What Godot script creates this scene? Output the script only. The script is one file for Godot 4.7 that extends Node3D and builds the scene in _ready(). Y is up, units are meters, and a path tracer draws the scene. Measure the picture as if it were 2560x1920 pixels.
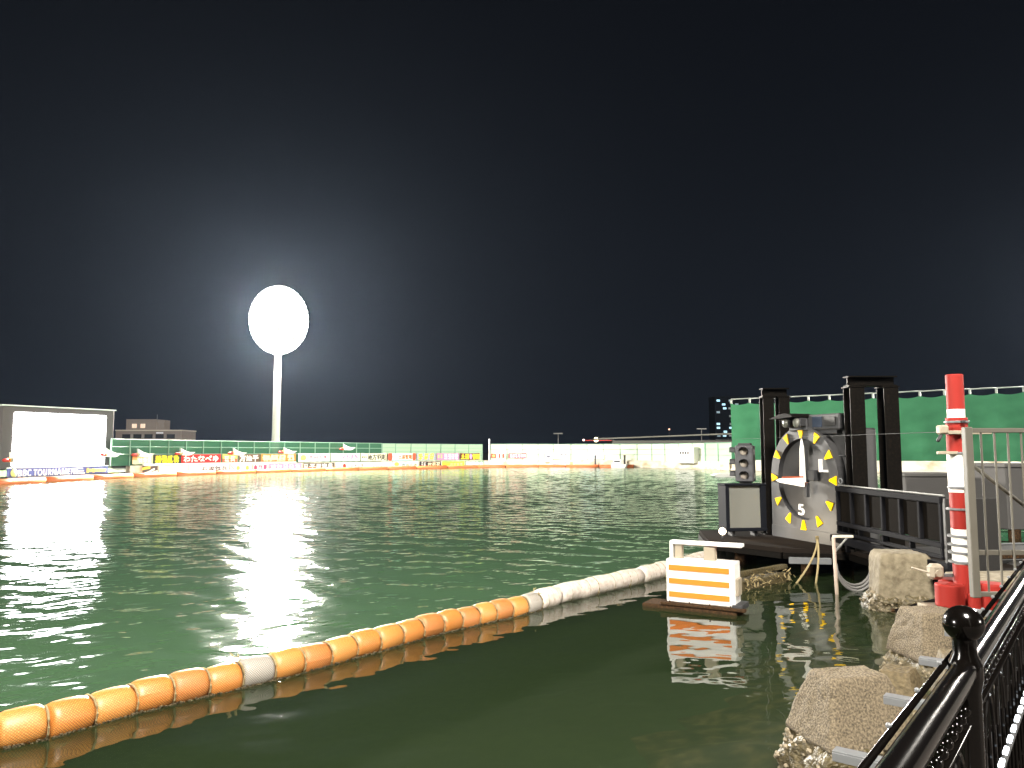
extends Node3D
# A boat-race course at night: green water, floodlights, a start clock on a platform, banners along the far bank.

var taken := {}
var M := {}
var rng := RandomNumberGenerator.new()
var noise := FastNoiseLite.new()

# ---------------------------------------------------------------- small helpers
func numbered(called: String) -> String:
	if not taken.has(called):
		taken[called] = 0
		return called
	taken[called] += 1
	return "%s_%03d" % [called, taken[called]]

func tag(o: Node, label: String, category: String, group := "") -> void:
	o.set_meta("label", label)
	o.set_meta("category", category)
	if group != "":
		o.set_meta("group", group)

func thing(called: String, label: String, category: String, at := Vector3.ZERO, turn := 0.0, group := "") -> Node3D:
	var o := Node3D.new()
	o.name = numbered(called)
	add_child(o)
	o.position = at
	o.rotation.y = turn
	tag(o, label, category, group)
	return o

func part(parent: Node, called: String, mesh: Mesh, m: Material, at := Vector3.ZERO, b := Basis()) -> MeshInstance3D:
	var o := MeshInstance3D.new()
	o.name = called
	o.mesh = mesh
	o.material_override = m
	o.transform = Transform3D(b, at)
	parent.add_child(o, true)
	return o

func struct(called: String, mesh: Mesh, m: Material, at := Vector3.ZERO) -> MeshInstance3D:
	var o := part(self, numbered(called), mesh, m, at)
	o.set_meta("kind", "structure")
	return o

func lin(r: float, g: float, b: float, a := 1.0) -> Color:
	var c := Color(r, g, b).linear_to_srgb()
	c.a = a
	return c

func mat(r: float, g: float, b: float, rough := 0.7, metal := 0.0, spec := 0.5) -> StandardMaterial3D:
	var m := StandardMaterial3D.new()
	m.albedo_color = lin(r, g, b)
	m.roughness = rough
	m.metallic = metal
	m.metallic_specular = spec
	return m

func glow(r: float, g: float, b: float, k: float) -> StandardMaterial3D:
	var m := mat(0.8, 0.8, 0.8, 0.4)
	m.emission_enabled = true
	m.emission = lin(r, g, b)
	m.emission_energy_multiplier = k
	return m

func noise_tex(freq: float, stops: Array, kind := FastNoiseLite.TYPE_SIMPLEX_SMOOTH, oct := 5, size := 512, sd := 1) -> NoiseTexture2D:
	var n := FastNoiseLite.new()
	n.noise_type = kind
	n.frequency = freq
	n.fractal_octaves = oct
	n.seed = sd
	var t := NoiseTexture2D.new()
	t.width = size
	t.height = size
	t.seamless = true
	t.noise = n
	if stops.size() > 0:
		var g := Gradient.new()
		var offs := PackedFloat32Array()
		var cols := PackedColorArray()
		for s in stops:
			offs.append(s[0])
			cols.append(s[1])
		g.offsets = offs
		g.colors = cols
		t.color_ramp = g
	return t

func textured(tex: Texture2D, scale: float, rough := 0.8, bump: Texture2D = null, bump_cm := 1.0) -> StandardMaterial3D:
	var m := mat(1, 1, 1, rough)
	m.albedo_color = Color.WHITE
	m.albedo_texture = tex
	m.uv1_triplanar = true
	m.uv1_world_triplanar = true
	m.uv1_scale = Vector3.ONE * scale
	if bump:
		m.heightmap_enabled = true
		m.heightmap_texture = bump
		m.heightmap_scale = bump_cm
	return m

func begin(smooth := false) -> SurfaceTool:
	var st := SurfaceTool.new()
	st.begin(Mesh.PRIMITIVE_TRIANGLES)
	st.set_smooth_group(0 if smooth else -1)
	return st

func done(st: SurfaceTool) -> ArrayMesh:
	st.generate_normals()
	return st.commit()

func tri(st: SurfaceTool, a: Vector3, b: Vector3, c: Vector3) -> void:
	st.add_vertex(a); st.add_vertex(b); st.add_vertex(c)

func quad(st: SurfaceTool, a: Vector3, b: Vector3, c: Vector3, d: Vector3) -> void:
	tri(st, a, b, c); tri(st, a, c, d)

func add_box(st: SurfaceTool, c: Vector3, s: Vector3, b := Basis(), bevel := 0.0) -> void:
	# a box with chamfered edges
	var h := s * 0.5
	var e: float = minf(bevel, minf(h.x, minf(h.y, h.z)) * 0.6)
	var P := func(x: float, y: float, z: float) -> Vector3: return c + b * Vector3(x, y, z)
	if e <= 0.0:
		for ax in 3:
			for sg: float in [-1.0, 1.0]:
				var u := (ax + 1) % 3
				var v := (ax + 2) % 3
				var q := []
				for k in [[-1.0, -1.0], [1.0, -1.0], [1.0, 1.0], [-1.0, 1.0]]:
					var p := Vector3()
					p[ax] = sg * h[ax]; p[u] = k[0] * h[u] * sg; p[v] = k[1] * h[v]
					q.append(c + b * p)
				quad(st, q[3], q[2], q[1], q[0])
		return
	for ax in 3:
		var u := (ax + 1) % 3
		var v := (ax + 2) % 3
		for sg: float in [-1.0, 1.0]:
			var q := []
			for k in [[-1.0, -1.0], [1.0, -1.0], [1.0, 1.0], [-1.0, 1.0]]:
				var p := Vector3()
				p[ax] = sg * h[ax]; p[u] = k[0] * (h[u] - e) * sg; p[v] = k[1] * (h[v] - e)
				q.append(c + b * p)
			quad(st, q[3], q[2], q[1], q[0])
		for su: float in [-1.0, 1.0]:
			for sv: float in [-1.0, 1.0]:
				var q2 := []
				for k in [[0, -1.0], [1, -1.0], [1, 1.0], [0, 1.0]]:
					var p2 := Vector3()
					p2[ax] = k[1] * (h[ax] - e)
					p2[u] = su * (h[u] - (e if k[0] == 1 else 0.0))
					p2[v] = sv * (h[v] - (e if k[0] == 0 else 0.0))
					q2.append(c + b * p2)
				if su * sv > 0:
					quad(st, q2[0], q2[1], q2[2], q2[3])
				else:
					quad(st, q2[3], q2[2], q2[1], q2[0])
	for sx: float in [-1.0, 1.0]:
		for sy: float in [-1.0, 1.0]:
			for sz: float in [-1.0, 1.0]:
				var a1: Vector3 = P.call(sx * h.x, sy * (h.y - e), sz * (h.z - e))
				var a2: Vector3 = P.call(sx * (h.x - e), sy * h.y, sz * (h.z - e))
				var a3: Vector3 = P.call(sx * (h.x - e), sy * (h.y - e), sz * h.z)
				if sx * sy * sz > 0:
					tri(st, a3, a2, a1)
				else:
					tri(st, a1, a2, a3)

func box(s: Vector3, bevel := 0.0) -> ArrayMesh:
	var st := begin()
	add_box(st, Vector3.ZERO, s, Basis(), bevel)
	return done(st)

func frame_for(d: Vector3) -> Basis:
	# y along d
	var y := d.normalized()
	var x := Vector3.UP.cross(y)
	if x.length() < 0.01:
		x = Vector3.RIGHT
	x = x.normalized()
	return Basis(x, y, x.cross(y))

func add_tube(st: SurfaceTool, pts: Array, r: Variant, sides := 10, caps := true) -> void:
	var rings := []
	for i in pts.size():
		var p: Vector3 = pts[i]
		var d: Vector3 = (pts[mini(i + 1, pts.size() - 1)] - pts[maxi(i - 1, 0)])
		var f := frame_for(d)
		var rr: float = r[i] if r is Array else r
		var ring := []
		for k in sides:
			var a := TAU * k / sides
			ring.append(p + f.x * cos(a) * rr + f.z * sin(a) * rr)
		rings.append(ring)
	for i in pts.size() - 1:
		for k in sides:
			var k2 := (k + 1) % sides
			quad(st, rings[i][k], rings[i][k2], rings[i + 1][k2], rings[i + 1][k])
	if caps:
		for k in sides:
			var k2 := (k + 1) % sides
			tri(st, pts[0], rings[0][k2], rings[0][k])
			tri(st, pts[-1], rings[-1][k], rings[-1][k2])

func tube(pts: Array, r: Variant, sides := 10) -> ArrayMesh:
	var st := begin(sides > 6)
	add_tube(st, pts, r, sides)
	return done(st)

func add_lathe(st: SurfaceTool, profile: Array, sides := 20, b := Basis(), o := Vector3.ZERO, uv := false) -> void:
	# profile of Vector2(radius, height) from bottom to top, with uv round and along
	var total := 0.0
	var along := [0.0]
	for i in range(1, profile.size()):
		total += (profile[i] - profile[i - 1]).length()
		along.append(total)
	for i in profile.size() - 1:
		for k in sides:
			var a := TAU * k / sides
			var a2 := TAU * (k + 1) / sides
			var p: Vector2 = profile[i]
			var q: Vector2 = profile[i + 1]
			var v := [
				[Vector3(p.x * cos(a), p.y, p.x * sin(a)), Vector2(float(k) / sides, along[i])],
				[Vector3(p.x * cos(a2), p.y, p.x * sin(a2)), Vector2(float(k + 1) / sides, along[i])],
				[Vector3(q.x * cos(a2), q.y, q.x * sin(a2)), Vector2(float(k + 1) / sides, along[i + 1])],
				[Vector3(q.x * cos(a), q.y, q.x * sin(a)), Vector2(float(k) / sides, along[i + 1])]]
			for n in [0, 1, 2, 0, 2, 3]:
				if uv:
					st.set_uv(v[n][1])
				st.add_vertex(o + b * (v[n][0] as Vector3))

func lathe(profile: Array, sides := 20, uv := false) -> ArrayMesh:
	var st := begin(true)
	add_lathe(st, profile, sides, Basis(), Vector3.ZERO, uv)
	return done(st)

func cyl(r: float, h: float, sides := 20, edge := 0.01) -> ArrayMesh:
	# upright, base at 0, with a softened rim
	return lathe([Vector2(0.001, 0), Vector2(r - edge * 1.6, 0), Vector2(r - edge, 0), Vector2(r, edge), Vector2(r, edge * 1.6), Vector2(r, h - edge * 1.6), Vector2(r, h - edge), Vector2(r - edge, h), Vector2(r - edge * 1.6, h), Vector2(0.001, h)], sides)

func add_prism(st: SurfaceTool, poly: PackedVector2Array, z0: float, z1: float, xf := Transform3D()) -> void:
	var idx := Geometry2D.triangulate_polygon(poly)
	for i in range(0, idx.size(), 3):
		var a := poly[idx[i]]
		var b := poly[idx[i + 1]]
		var c := poly[idx[i + 2]]
		if (b - a).cross(c - a) > 0:
			var t := b
			b = c
			c = t
		tri(st, xf * Vector3(a.x, a.y, z1), xf * Vector3(b.x, b.y, z1), xf * Vector3(c.x, c.y, z1))
		tri(st, xf * Vector3(c.x, c.y, z0), xf * Vector3(b.x, b.y, z0), xf * Vector3(a.x, a.y, z0))
	var ccw := not Geometry2D.is_polygon_clockwise(poly)
	for i in poly.size():
		var a := poly[i]
		var b := poly[(i + 1) % poly.size()]
		if not ccw:
			var t := a
			a = b
			b = t
		quad(st, xf * Vector3(a.x, a.y, z0), xf * Vector3(a.x, a.y, z1), xf * Vector3(b.x, b.y, z1), xf * Vector3(b.x, b.y, z0))

func prism(poly: PackedVector2Array, z0: float, z1: float) -> ArrayMesh:
	var st := begin()
	add_prism(st, poly, z0, z1)
	return done(st)

func flat_sheet(poly: PackedVector2Array, y: float, tile := 1.0) -> ArrayMesh:
	var st := begin()
	var idx := Geometry2D.triangulate_polygon(poly)
	for i in range(0, idx.size(), 3):
		var t := [poly[idx[i]], poly[idx[i + 1]], poly[idx[i + 2]]]
		if ((t[1] - t[0]) as Vector2).cross(t[2] - t[0]) < 0:
			t.reverse()
		for p in t:
			st.set_uv((p as Vector2) / tile)
			st.set_normal(Vector3.UP)
			st.add_vertex(Vector3(p.x, y, p.y))
	st.generate_tangents()
	return st.commit()

func rough_block(bottom: Vector2, top: Vector2, h: float, sd: int, bump := 0.03, n := 12, power := 9.0) -> ArrayMesh:
	# a weathered concrete block: tapered, rounded, uneven
	var st := begin(true)
	var fn := FastNoiseLite.new()
	fn.seed = sd
	fn.frequency = 1.6
	fn.fractal_octaves = 5
	for ax in 3:
		var u := (ax + 1) % 3
		var v := (ax + 2) % 3
		for sg: float in [-1.0, 1.0]:
			for i in n:
				for j in n:
					var q := []
					for k in [[0, 0], [1, 0], [1, 1], [0, 1]]:
						var p := Vector3()
						p[ax] = sg
						p[u] = (2.0 * (i + k[0]) / n - 1.0) * sg
						p[v] = 2.0 * (j + k[1]) / n - 1.0
						var l := pow(pow(absf(p.x), power) + pow(absf(p.y), power) + pow(absf(p.z), power), 1.0 / power)
						p = p / l
						var t := p.y * 0.5 + 0.5
						var w := bottom.lerp(top, t) * 0.5
						var d := 1.0 + fn.get_noise_3dv(p * 1.3) * bump * 4.0
						q.append(Vector3(p.x * w.x * d, t * h + fn.get_noise_3dv(p * 2.0 + Vector3(9, 0, 0)) * bump, p.z * w.y * d))
					quad(st, q[3], q[2], q[1], q[0])
	return done(st)

# ---------------------------------------------------------------- the far bank, as a line of metres along the water's edge
var bank := [Vector2(-47, -45), Vector2(-45.6, -68), Vector2(-43.2, -86), Vector2(-38.8, -97.5), Vector2(-32.2, -110), Vector2(-18.8, -129.5), Vector2(-4.4, -142.5), Vector2(9.4, -148), Vector2(23.5, -142.5), Vector2(31, -132), Vector2(34.6, -122.8)]

func along(s: float, back := 0.0, h := 0.0) -> Vector3:
	var left := s
	for i in bank.size() - 1:
		var a: Vector2 = bank[i]
		var b: Vector2 = bank[i + 1]
		var l := a.distance_to(b)
		if left <= l or i == bank.size() - 2:
			var d := (b - a) / l
			var p := a + d * left + Vector2(d.y, -d.x) * back
			return Vector3(p.x, h, p.y)
		left -= l
	return Vector3.ZERO

func facing(a: Vector3, b: Vector3) -> float:
	# the turn that brings +x along a -> b (so +z looks at the course)
	return atan2(-(b.z - a.z), b.x - a.x)

# ---------------------------------------------------------------- prints for banners
var strokes := {
	"石": [[1, 1, 9, 1], [4, 1, 1, 7], [3, 5, 8, 5, 8, 9, 3, 9, 3, 5]],
	"渡": [[1, 1, 2, 2], [0, 4, 2, 5], [0, 9, 2, 6], [6, 0, 6, 1], [4, 1, 10, 1], [4, 1, 3, 9], [4, 3, 10, 3], [5, 2, 5, 5, 8, 5, 8, 2], [5, 6, 9, 6, 4, 10], [5, 7, 9, 10]],
	"鉄": [[2, 0, 0, 3], [2, 0, 4, 3], [1, 3, 4, 3], [0, 5, 4, 5], [2, 3, 2, 9], [0, 9, 4, 8], [6, 1, 5, 4], [5, 3, 9, 3], [4, 6, 10, 6], [7, 1, 7, 6, 4, 10], [7, 6, 10, 10]],
	"兵": [[7, 0, 2, 1, 2, 6], [2, 3, 8, 3], [6, 3, 6, 6], [0, 6, 10, 6], [3, 7, 1, 10], [7, 7, 9, 10]],
	"わ": [[3, 0, 3, 10], [1, 3, 5, 3, 1, 8], [4, 5, 7, 3, 9, 5, 9, 8, 6, 9]],
	"た": [[3, 0, 1, 10], [0, 3, 6, 3], [6, 5, 9, 5], [6, 8, 7, 9, 10, 9]],
	"な": [[3, 0, 1, 6], [0, 2, 5, 2], [7, 1, 9, 3], [7, 4, 7, 8, 4, 9, 5, 7, 9, 9]],
	"べ": [[0, 6, 3, 3, 9, 8], [7, 1, 8, 3], [9, 0, 10, 2]],
	"ゆ": [[2, 1, 1, 8, 3, 4, 7, 2, 9, 5, 7, 8, 4, 7], [5, 0, 6, 5, 5, 10]],
	"今": [[5, 0, 0, 5], [5, 0, 10, 5], [3, 5, 7, 5], [2, 7, 8, 7, 6, 10]],
	"垣": [[2, 1, 2, 8], [0, 3, 4, 3], [0, 8, 4, 7], [5, 1, 10, 1], [6, 3, 9, 3, 9, 7, 6, 7, 6, 3], [6, 5, 9, 5], [4, 9, 10, 9]],
	"光": [[5, 0, 5, 4], [2, 1, 3, 3], [8, 1, 7, 3], [0, 4, 10, 4], [4, 4, 3, 8, 0, 10], [6, 4, 6, 9, 10, 9, 10, 7]],
	"太": [[0, 3, 10, 3], [5, 0, 5, 4, 0, 10], [5, 4, 10, 10], [4, 8, 5, 9]],
	"郎": [[3, 0, 3, 1], [1, 1, 5, 1, 5, 5, 1, 5, 1, 1], [1, 3, 5, 3], [1, 5, 1, 9, 4, 8], [7, 1, 10, 1, 8, 4, 10, 6, 8, 7], [7, 1, 7, 10]],
	"平": [[1, 1, 9, 1], [3, 2, 4, 4], [7, 2, 6, 4], [0, 5, 10, 5], [5, 1, 5, 10]],
	"尾": [[2, 1, 9, 1, 9, 3, 2, 3], [2, 1, 2, 6, 0, 10], [8, 4, 4, 5], [3, 6, 9, 6], [3, 8, 9, 8], [6, 4, 6, 10, 10, 9]],
	"崇": [[5, 0, 5, 2], [1, 1, 1, 2, 9, 2, 9, 1], [1, 4, 1, 3, 9, 3, 9, 4], [3, 5, 7, 5], [1, 7, 9, 7], [5, 7, 5, 10], [3, 8, 2, 10], [7, 8, 8, 10]],
	"典": [[2, 1, 8, 1, 8, 7], [2, 1, 2, 7], [4, 0, 4, 7], [6, 0, 6, 7], [2, 4, 8, 4], [0, 7, 10, 7], [3, 8, 1, 10], [7, 8, 9, 10]],
	"土": [[2, 4, 8, 4], [5, 0, 5, 9], [0, 9, 10, 9]],
	"屋": [[2, 1, 9, 1, 9, 3, 2, 3], [2, 1, 2, 6, 0, 10], [3, 5, 9, 5], [6, 5, 4, 6, 9, 7], [6, 7, 6, 10], [4, 8, 9, 8], [3, 10, 10, 10]],
	"智": [[2, 0, 1, 2], [1, 1, 5, 1], [0, 3, 5, 3], [3, 1, 1, 5], [3, 3, 5, 5], [6, 1, 9, 1, 9, 5, 6, 5, 6, 1], [2, 6, 8, 6, 8, 10, 2, 10, 2, 6], [2, 8, 8, 8]],
	"則": [[1, 1, 5, 1, 5, 7, 1, 7, 1, 1], [1, 3, 5, 3], [1, 5, 5, 5], [2, 7, 0, 10], [4, 7, 6, 10], [7, 2, 7, 7], [10, 0, 10, 10, 8, 9]],
	"吉": [[1, 2, 9, 2], [5, 0, 5, 4], [2, 4, 8, 4], [2, 6, 8, 6, 8, 10, 2, 10, 2, 6]],
	"田": [[1, 1, 9, 1, 9, 9, 1, 9, 1, 1], [5, 1, 5, 9], [1, 5, 9, 5]],
	"羽": [[0, 1, 4, 1, 4, 9, 3, 9], [0, 3, 2, 4], [0, 7, 3, 6], [6, 1, 10, 1, 10, 9, 9, 9], [6, 3, 8, 4], [6, 7, 9, 6]],
	"野": [[1, 1, 4, 1, 4, 5, 1, 5, 1, 1], [1, 3, 4, 3], [2, 1, 2, 9], [0, 7, 5, 7], [0, 9, 5, 9], [6, 1, 10, 1, 8, 3], [6, 5, 10, 5, 9, 6], [8, 4, 8, 10]],
	"直": [[1, 2, 9, 2], [5, 0, 5, 3], [3, 3, 8, 3, 8, 8, 3, 8, 3, 3], [3, 5, 8, 5], [1, 4, 1, 10, 10, 10]],
	"也": [[0, 5, 9, 3, 9, 7, 7, 6], [5, 1, 5, 8], [2, 2, 2, 9, 10, 9, 10, 7]],
	"方": [[5, 0, 5, 2], [0, 2, 10, 2], [4, 2, 3, 6, 0, 10], [4, 5, 8, 5, 7, 10, 5, 9]],
	"池": [[1, 1, 2, 2], [0, 4, 2, 5], [0, 9, 2, 6], [3, 5, 9, 3, 9, 7, 8, 6], [6, 1, 6, 8], [4, 3, 4, 9, 10, 9]],
}

func stroke(im: Image, x0: float, y0: float, x1: float, y1: float, w: int, c: Color) -> void:
	var n := int(maxf(absf(x1 - x0), absf(y1 - y0))) + 1
	for i in n + 1:
		var t := float(i) / n
		im.fill_rect(Rect2i(int(lerpf(x0, x1, t)) - w / 2, int(lerpf(y0, y1, t)) - w / 2, w, w), c)

func glyph(im: Image, g: String, x: float, y: float, w: float, h: float, pen: int, c: Color) -> void:
	for line in strokes[g]:
		for i in range(0, line.size() - 2, 2):
			stroke(im, x + line[i] * w / 10.0, y + line[i + 1] * h / 10.0, x + line[i + 2] * w / 10.0, y + line[i + 3] * h / 10.0, pen, c)

func writing(im: Image, text: String, x: float, y: float, w: float, h: float, pen: int, c: Color, edge := Color(0, 0, 0, 0)) -> void:
	var cw := w / text.length()
	for i in text.length():
		if edge.a > 0:
			glyph(im, text[i], x + i * cw + cw * 0.08, y, cw * 0.84, h, pen + 5, edge)
	for i in text.length():
		glyph(im, text[i], x + i * cw + cw * 0.08, y, cw * 0.84, h, pen, c)

func scrawl(im: Image, x: float, y: float, w: float, h: float, count: int, pen: int, c: Color, sd: int) -> void:
	# lettering that cannot be made out in the photograph: blocks of crossing pen strokes
	var r := RandomNumberGenerator.new()
	r.seed = sd
	var cw := w / count
	for i in count:
		var cx := x + i * cw + cw * 0.1
		var gw := cw * 0.78
		for k in 3:
			var yy := y + h * (0.1 + 0.38 * k + r.randf_range(-0.08, 0.08))
			stroke(im, cx + gw * r.randf_range(0, 0.2), yy, cx + gw * r.randf_range(0.7, 1.0), yy + h * r.randf_range(-0.1, 0.1), pen, c)
		for k in 2:
			var xx := cx + gw * (0.25 + 0.5 * k + r.randf_range(-0.12, 0.12))
			stroke(im, xx, y + h * r.randf_range(0, 0.3), xx + gw * r.randf_range(-0.25, 0.25), y + h, pen, c)

func disc(im: Image, cx: float, cy: float, rx: float, ry: float, c: Color) -> void:
	for y in range(int(cy - ry), int(cy + ry) + 1):
		var t := (y - cy) / ry
		var w := int(rx * sqrt(maxf(0.0, 1.0 - t * t)))
		if w > 0:
			im.fill_rect(Rect2i(int(cx) - w, y, 2 * w, 1), c)

func print_material(im: Image) -> StandardMaterial3D:
	var m := mat(1, 1, 1, 0.75)
	m.albedo_color = Color.WHITE
	m.albedo_texture = ImageTexture.create_from_image(im)
	m.texture_repeat = false
	return m

func cloth(w: float, h: float, sd: int, amp := 0.03) -> ArrayMesh:
	# a hung sheet: gently rippled, uv over the whole
	var st := begin(true)
	var r := RandomNumberGenerator.new()
	r.seed = sd
	var ph := r.randf() * TAU
	var nx := 16
	var ny := 3
	var at := func(i: int, j: int) -> void:
		var u := float(i) / nx
		var v := float(j) / ny
		var z := amp * sin(u * w * 3.1 + ph) * (0.4 + 0.6 * v) + amp * 0.6 * sin(u * w * 7.3 + ph * 2.0 + v * 2.0)
		var sag := -0.05 * sin(u * PI) * (1.0 - v) + 0.015 * sin(u * w * 5.0 + ph)
		st.set_uv(Vector2(u, v))
		st.add_vertex(Vector3((u - 0.5) * w, (1.0 - v) * h + sag, z))
	for i in nx:
		for j in ny:
			for k in [[0, 0], [1, 0], [1, 1], [0, 0], [1, 1], [0, 1]]:
				at.call(i + k[0], j + k[1])
	return done(st)

func cube_face(w: float, h: float, d: float) -> ArrayMesh:
	# a thin board whose front wears the uv
	var st := begin()
	add_box(st, Vector3(0, h * 0.5, -d * 0.5 - 0.002), Vector3(w, h, d))
	for k in [[0, 1], [1, 1], [1, 0], [0, 1], [1, 0], [0, 0]]:
		st.set_uv(Vector2(k[0], k[1]))
		st.add_vertex(Vector3((k[0] - 0.5) * w, (1.0 - k[1]) * h, 0))
	return done(st)

# ================================================================ the scene
func _ready() -> void:
	rng.seed = 7
	noise.seed = 3
	setup_camera_and_light()
	materials()
	setting()
	towers()
	far_bank()
	right_bank()
	distance()
	near_boom()
	stripe_float()
	platform()
	start_clock()
	frames_and_signals()
	shore()
	mast_and_gate()
	railing()
	wires()

func setup_camera_and_light() -> void:
	var cam := Camera3D.new()
	cam.name = "camera"
	cam.position = Vector3(0, 2.8, 0)
	cam.rotation.x = atan(170.0 / 1920.0)
	cam.fov = 53.13
	cam.near = 0.05
	cam.far = 2000.0
	add_child(cam)
	cam.current = true
	var env := Environment.new()
	env.background_mode = Environment.BG_SKY
	var sky_mat := ProceduralSkyMaterial.new()
	sky_mat.sky_top_color = lin(0.0026, 0.003, 0.0045)
	sky_mat.sky_horizon_color = lin(0.008, 0.0105, 0.0155)
	sky_mat.sky_curve = 0.28
	sky_mat.ground_bottom_color = lin(0.002, 0.002, 0.002)
	sky_mat.ground_horizon_color = lin(0.008, 0.0105, 0.0155)
	var sky := Sky.new()
	sky.sky_material = sky_mat
	env.sky = sky
	env.tonemap_mode = Environment.TONE_MAPPER_LINEAR
	env.tonemap_exposure = 1.0
	env.sdfgi_enabled = true
	env.ssao_enabled = true
	env.ssil_enabled = true
	env.volumetric_fog_enabled = true      # thin haze added for the glow round the lamps, scattering mostly forwards
	env.volumetric_fog_density = 0.000034
	env.volumetric_fog_albedo = Color(0.78, 0.87, 1.0)
	env.volumetric_fog_anisotropy = 0.7
	var we := WorldEnvironment.new()
	we.name = "world_environment"
	we.environment = env
	add_child(we)

func materials() -> void:
	M.white = mat(0.78, 0.77, 0.74, 0.45)
	M.cream = mat(0.62, 0.56, 0.45, 0.8)
	M.red = mat(0.5, 0.03, 0.022, 0.5)
	M.black = mat(0.012, 0.011, 0.010, 0.55)
	M.dark = mat(0.03, 0.03, 0.032, 0.6)
	M.grey = mat(0.16, 0.16, 0.15, 0.6)
	M.steel = mat(0.14, 0.145, 0.15, 0.5, 0.2)
	M.gate = mat(0.085, 0.077, 0.06, 0.6)
	M.post_green = mat(0.2, 0.34, 0.25, 0.6)
	M.rail_white = mat(0.55, 0.6, 0.55, 0.5)
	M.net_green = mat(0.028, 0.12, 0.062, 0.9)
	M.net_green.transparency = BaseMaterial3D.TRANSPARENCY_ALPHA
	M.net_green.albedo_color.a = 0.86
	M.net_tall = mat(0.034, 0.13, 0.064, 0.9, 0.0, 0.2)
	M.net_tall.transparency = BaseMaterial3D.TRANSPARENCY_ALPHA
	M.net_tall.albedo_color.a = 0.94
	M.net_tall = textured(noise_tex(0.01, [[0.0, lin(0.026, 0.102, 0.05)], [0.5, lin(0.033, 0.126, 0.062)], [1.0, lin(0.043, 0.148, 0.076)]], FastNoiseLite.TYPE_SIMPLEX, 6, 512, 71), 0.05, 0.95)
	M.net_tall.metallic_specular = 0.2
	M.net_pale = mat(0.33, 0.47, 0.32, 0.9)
	M.net_glare = mat(0.66, 0.72, 0.56, 0.9)  # whiter than the net itself: floodlight glare is put into this colour
	M.orange = mat(0.62, 0.15, 0.04, 0.5)
	M.lacquer = mat(0.0022, 0.0017, 0.0014, 0.15, 0.0, 0.4)
	M.rope = mat(0.28, 0.22, 0.11, 0.9)
	M.grass = textured(noise_tex(0.05, [[0.0, lin(0.06, 0.13, 0.03)], [1.0, lin(0.2, 0.3, 0.08)]]), 0.3, 0.95)
	var grit := noise_tex(0.03, [], FastNoiseLite.TYPE_SIMPLEX, 5, 512, 5)
	M.off_white = mat(0.3, 0.255, 0.19, 0.6)
	M.concrete = textured(noise_tex(0.02, [[0.0, lin(0.09, 0.07, 0.042)], [0.5, lin(0.15, 0.125, 0.08)], [1.0, lin(0.22, 0.185, 0.125)]], FastNoiseLite.TYPE_SIMPLEX, 6), 0.5, 0.9, grit, 1.0)
	var pitted := noise_tex(0.045, [[0.0, lin(0.03, 0.023, 0.014)], [0.38, lin(0.07, 0.054, 0.034)], [0.52, lin(0.14, 0.11, 0.069)], [1.0, lin(0.2, 0.16, 0.104)]], FastNoiseLite.TYPE_SIMPLEX, 5, 512, 9)
	M.rock = textured(pitted, 1.5, 0.9, noise_tex(0.05, [], FastNoiseLite.TYPE_SIMPLEX, 4, 512, 12), 0.7)
	M.wet = textured(noise_tex(0.03, [[0.0, lin(0.025, 0.019, 0.009)], [0.5, lin(0.065, 0.05, 0.02)], [1.0, lin(0.12, 0.09, 0.038)]], FastNoiseLite.TYPE_SIMPLEX, 5, 512, 21), 1.0, 0.55, grit, 2.5)
	M.weedy = textured(noise_tex(0.025, [[0.0, lin(0.03, 0.022, 0.009)], [0.5, lin(0.085, 0.062, 0.028)], [1.0, lin(0.15, 0.115, 0.06)]], FastNoiseLite.TYPE_SIMPLEX, 5, 512, 24), 1.0, 0.8, grit, 1.5)
	M.barnacle = mat(0.2, 0.165, 0.11, 0.8)
	M.rust = textured(noise_tex(0.03, [[0.0, lin(0.02, 0.012, 0.008)], [0.6, lin(0.045, 0.028, 0.015)], [1.0, lin(0.12, 0.05, 0.02)]], FastNoiseLite.TYPE_SIMPLEX, 5, 512, 22), 1.0, 0.8)
	M.plate = textured(noise_tex(0.012, [[0.0, lin(0.036, 0.0355, 0.0365)], [1.0, lin(0.043, 0.042, 0.0425)]], FastNoiseLite.TYPE_SIMPLEX, 4, 512, 31), 0.6, 0.5)
	M.black_paint = textured(noise_tex(0.02, [[0.0, lin(0.0035, 0.003, 0.0025)], [0.7, lin(0.006, 0.005, 0.004)], [1.0, lin(0.016, 0.011, 0.007)]], FastNoiseLite.TYPE_SIMPLEX, 5, 512, 32), 1.0, 0.5)
	M.black_paint.metallic_specular = 0.15
	M.rust.metallic_specular = 0.12
	M.wall_stain = textured(noise_tex(0.015, [[0.0, lin(0.3, 0.22, 0.12)], [0.35, lin(0.5, 0.44, 0.32)], [0.6, lin(0.68, 0.64, 0.54)], [1.0, lin(0.74, 0.7, 0.6)]], FastNoiseLite.TYPE_SIMPLEX, 6, 512, 33), 0.06, 0.9)
	M.lamp = glow(1.0, 0.98, 0.94, 14.0)
	M.screen = glow(1.0, 1.0, 1.0, 9.0)
	M.rail_glint = glow(0.85, 0.93, 1.0, 5.0)  # glow of the painted glints on the railing
	M.window_warm = glow(1.0, 0.55, 0.2, 0.5)
	M.window_blue = glow(0.45, 0.8, 1.0, 0.55)
	M.window_dark = mat(0.02, 0.022, 0.025, 0.2)

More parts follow.
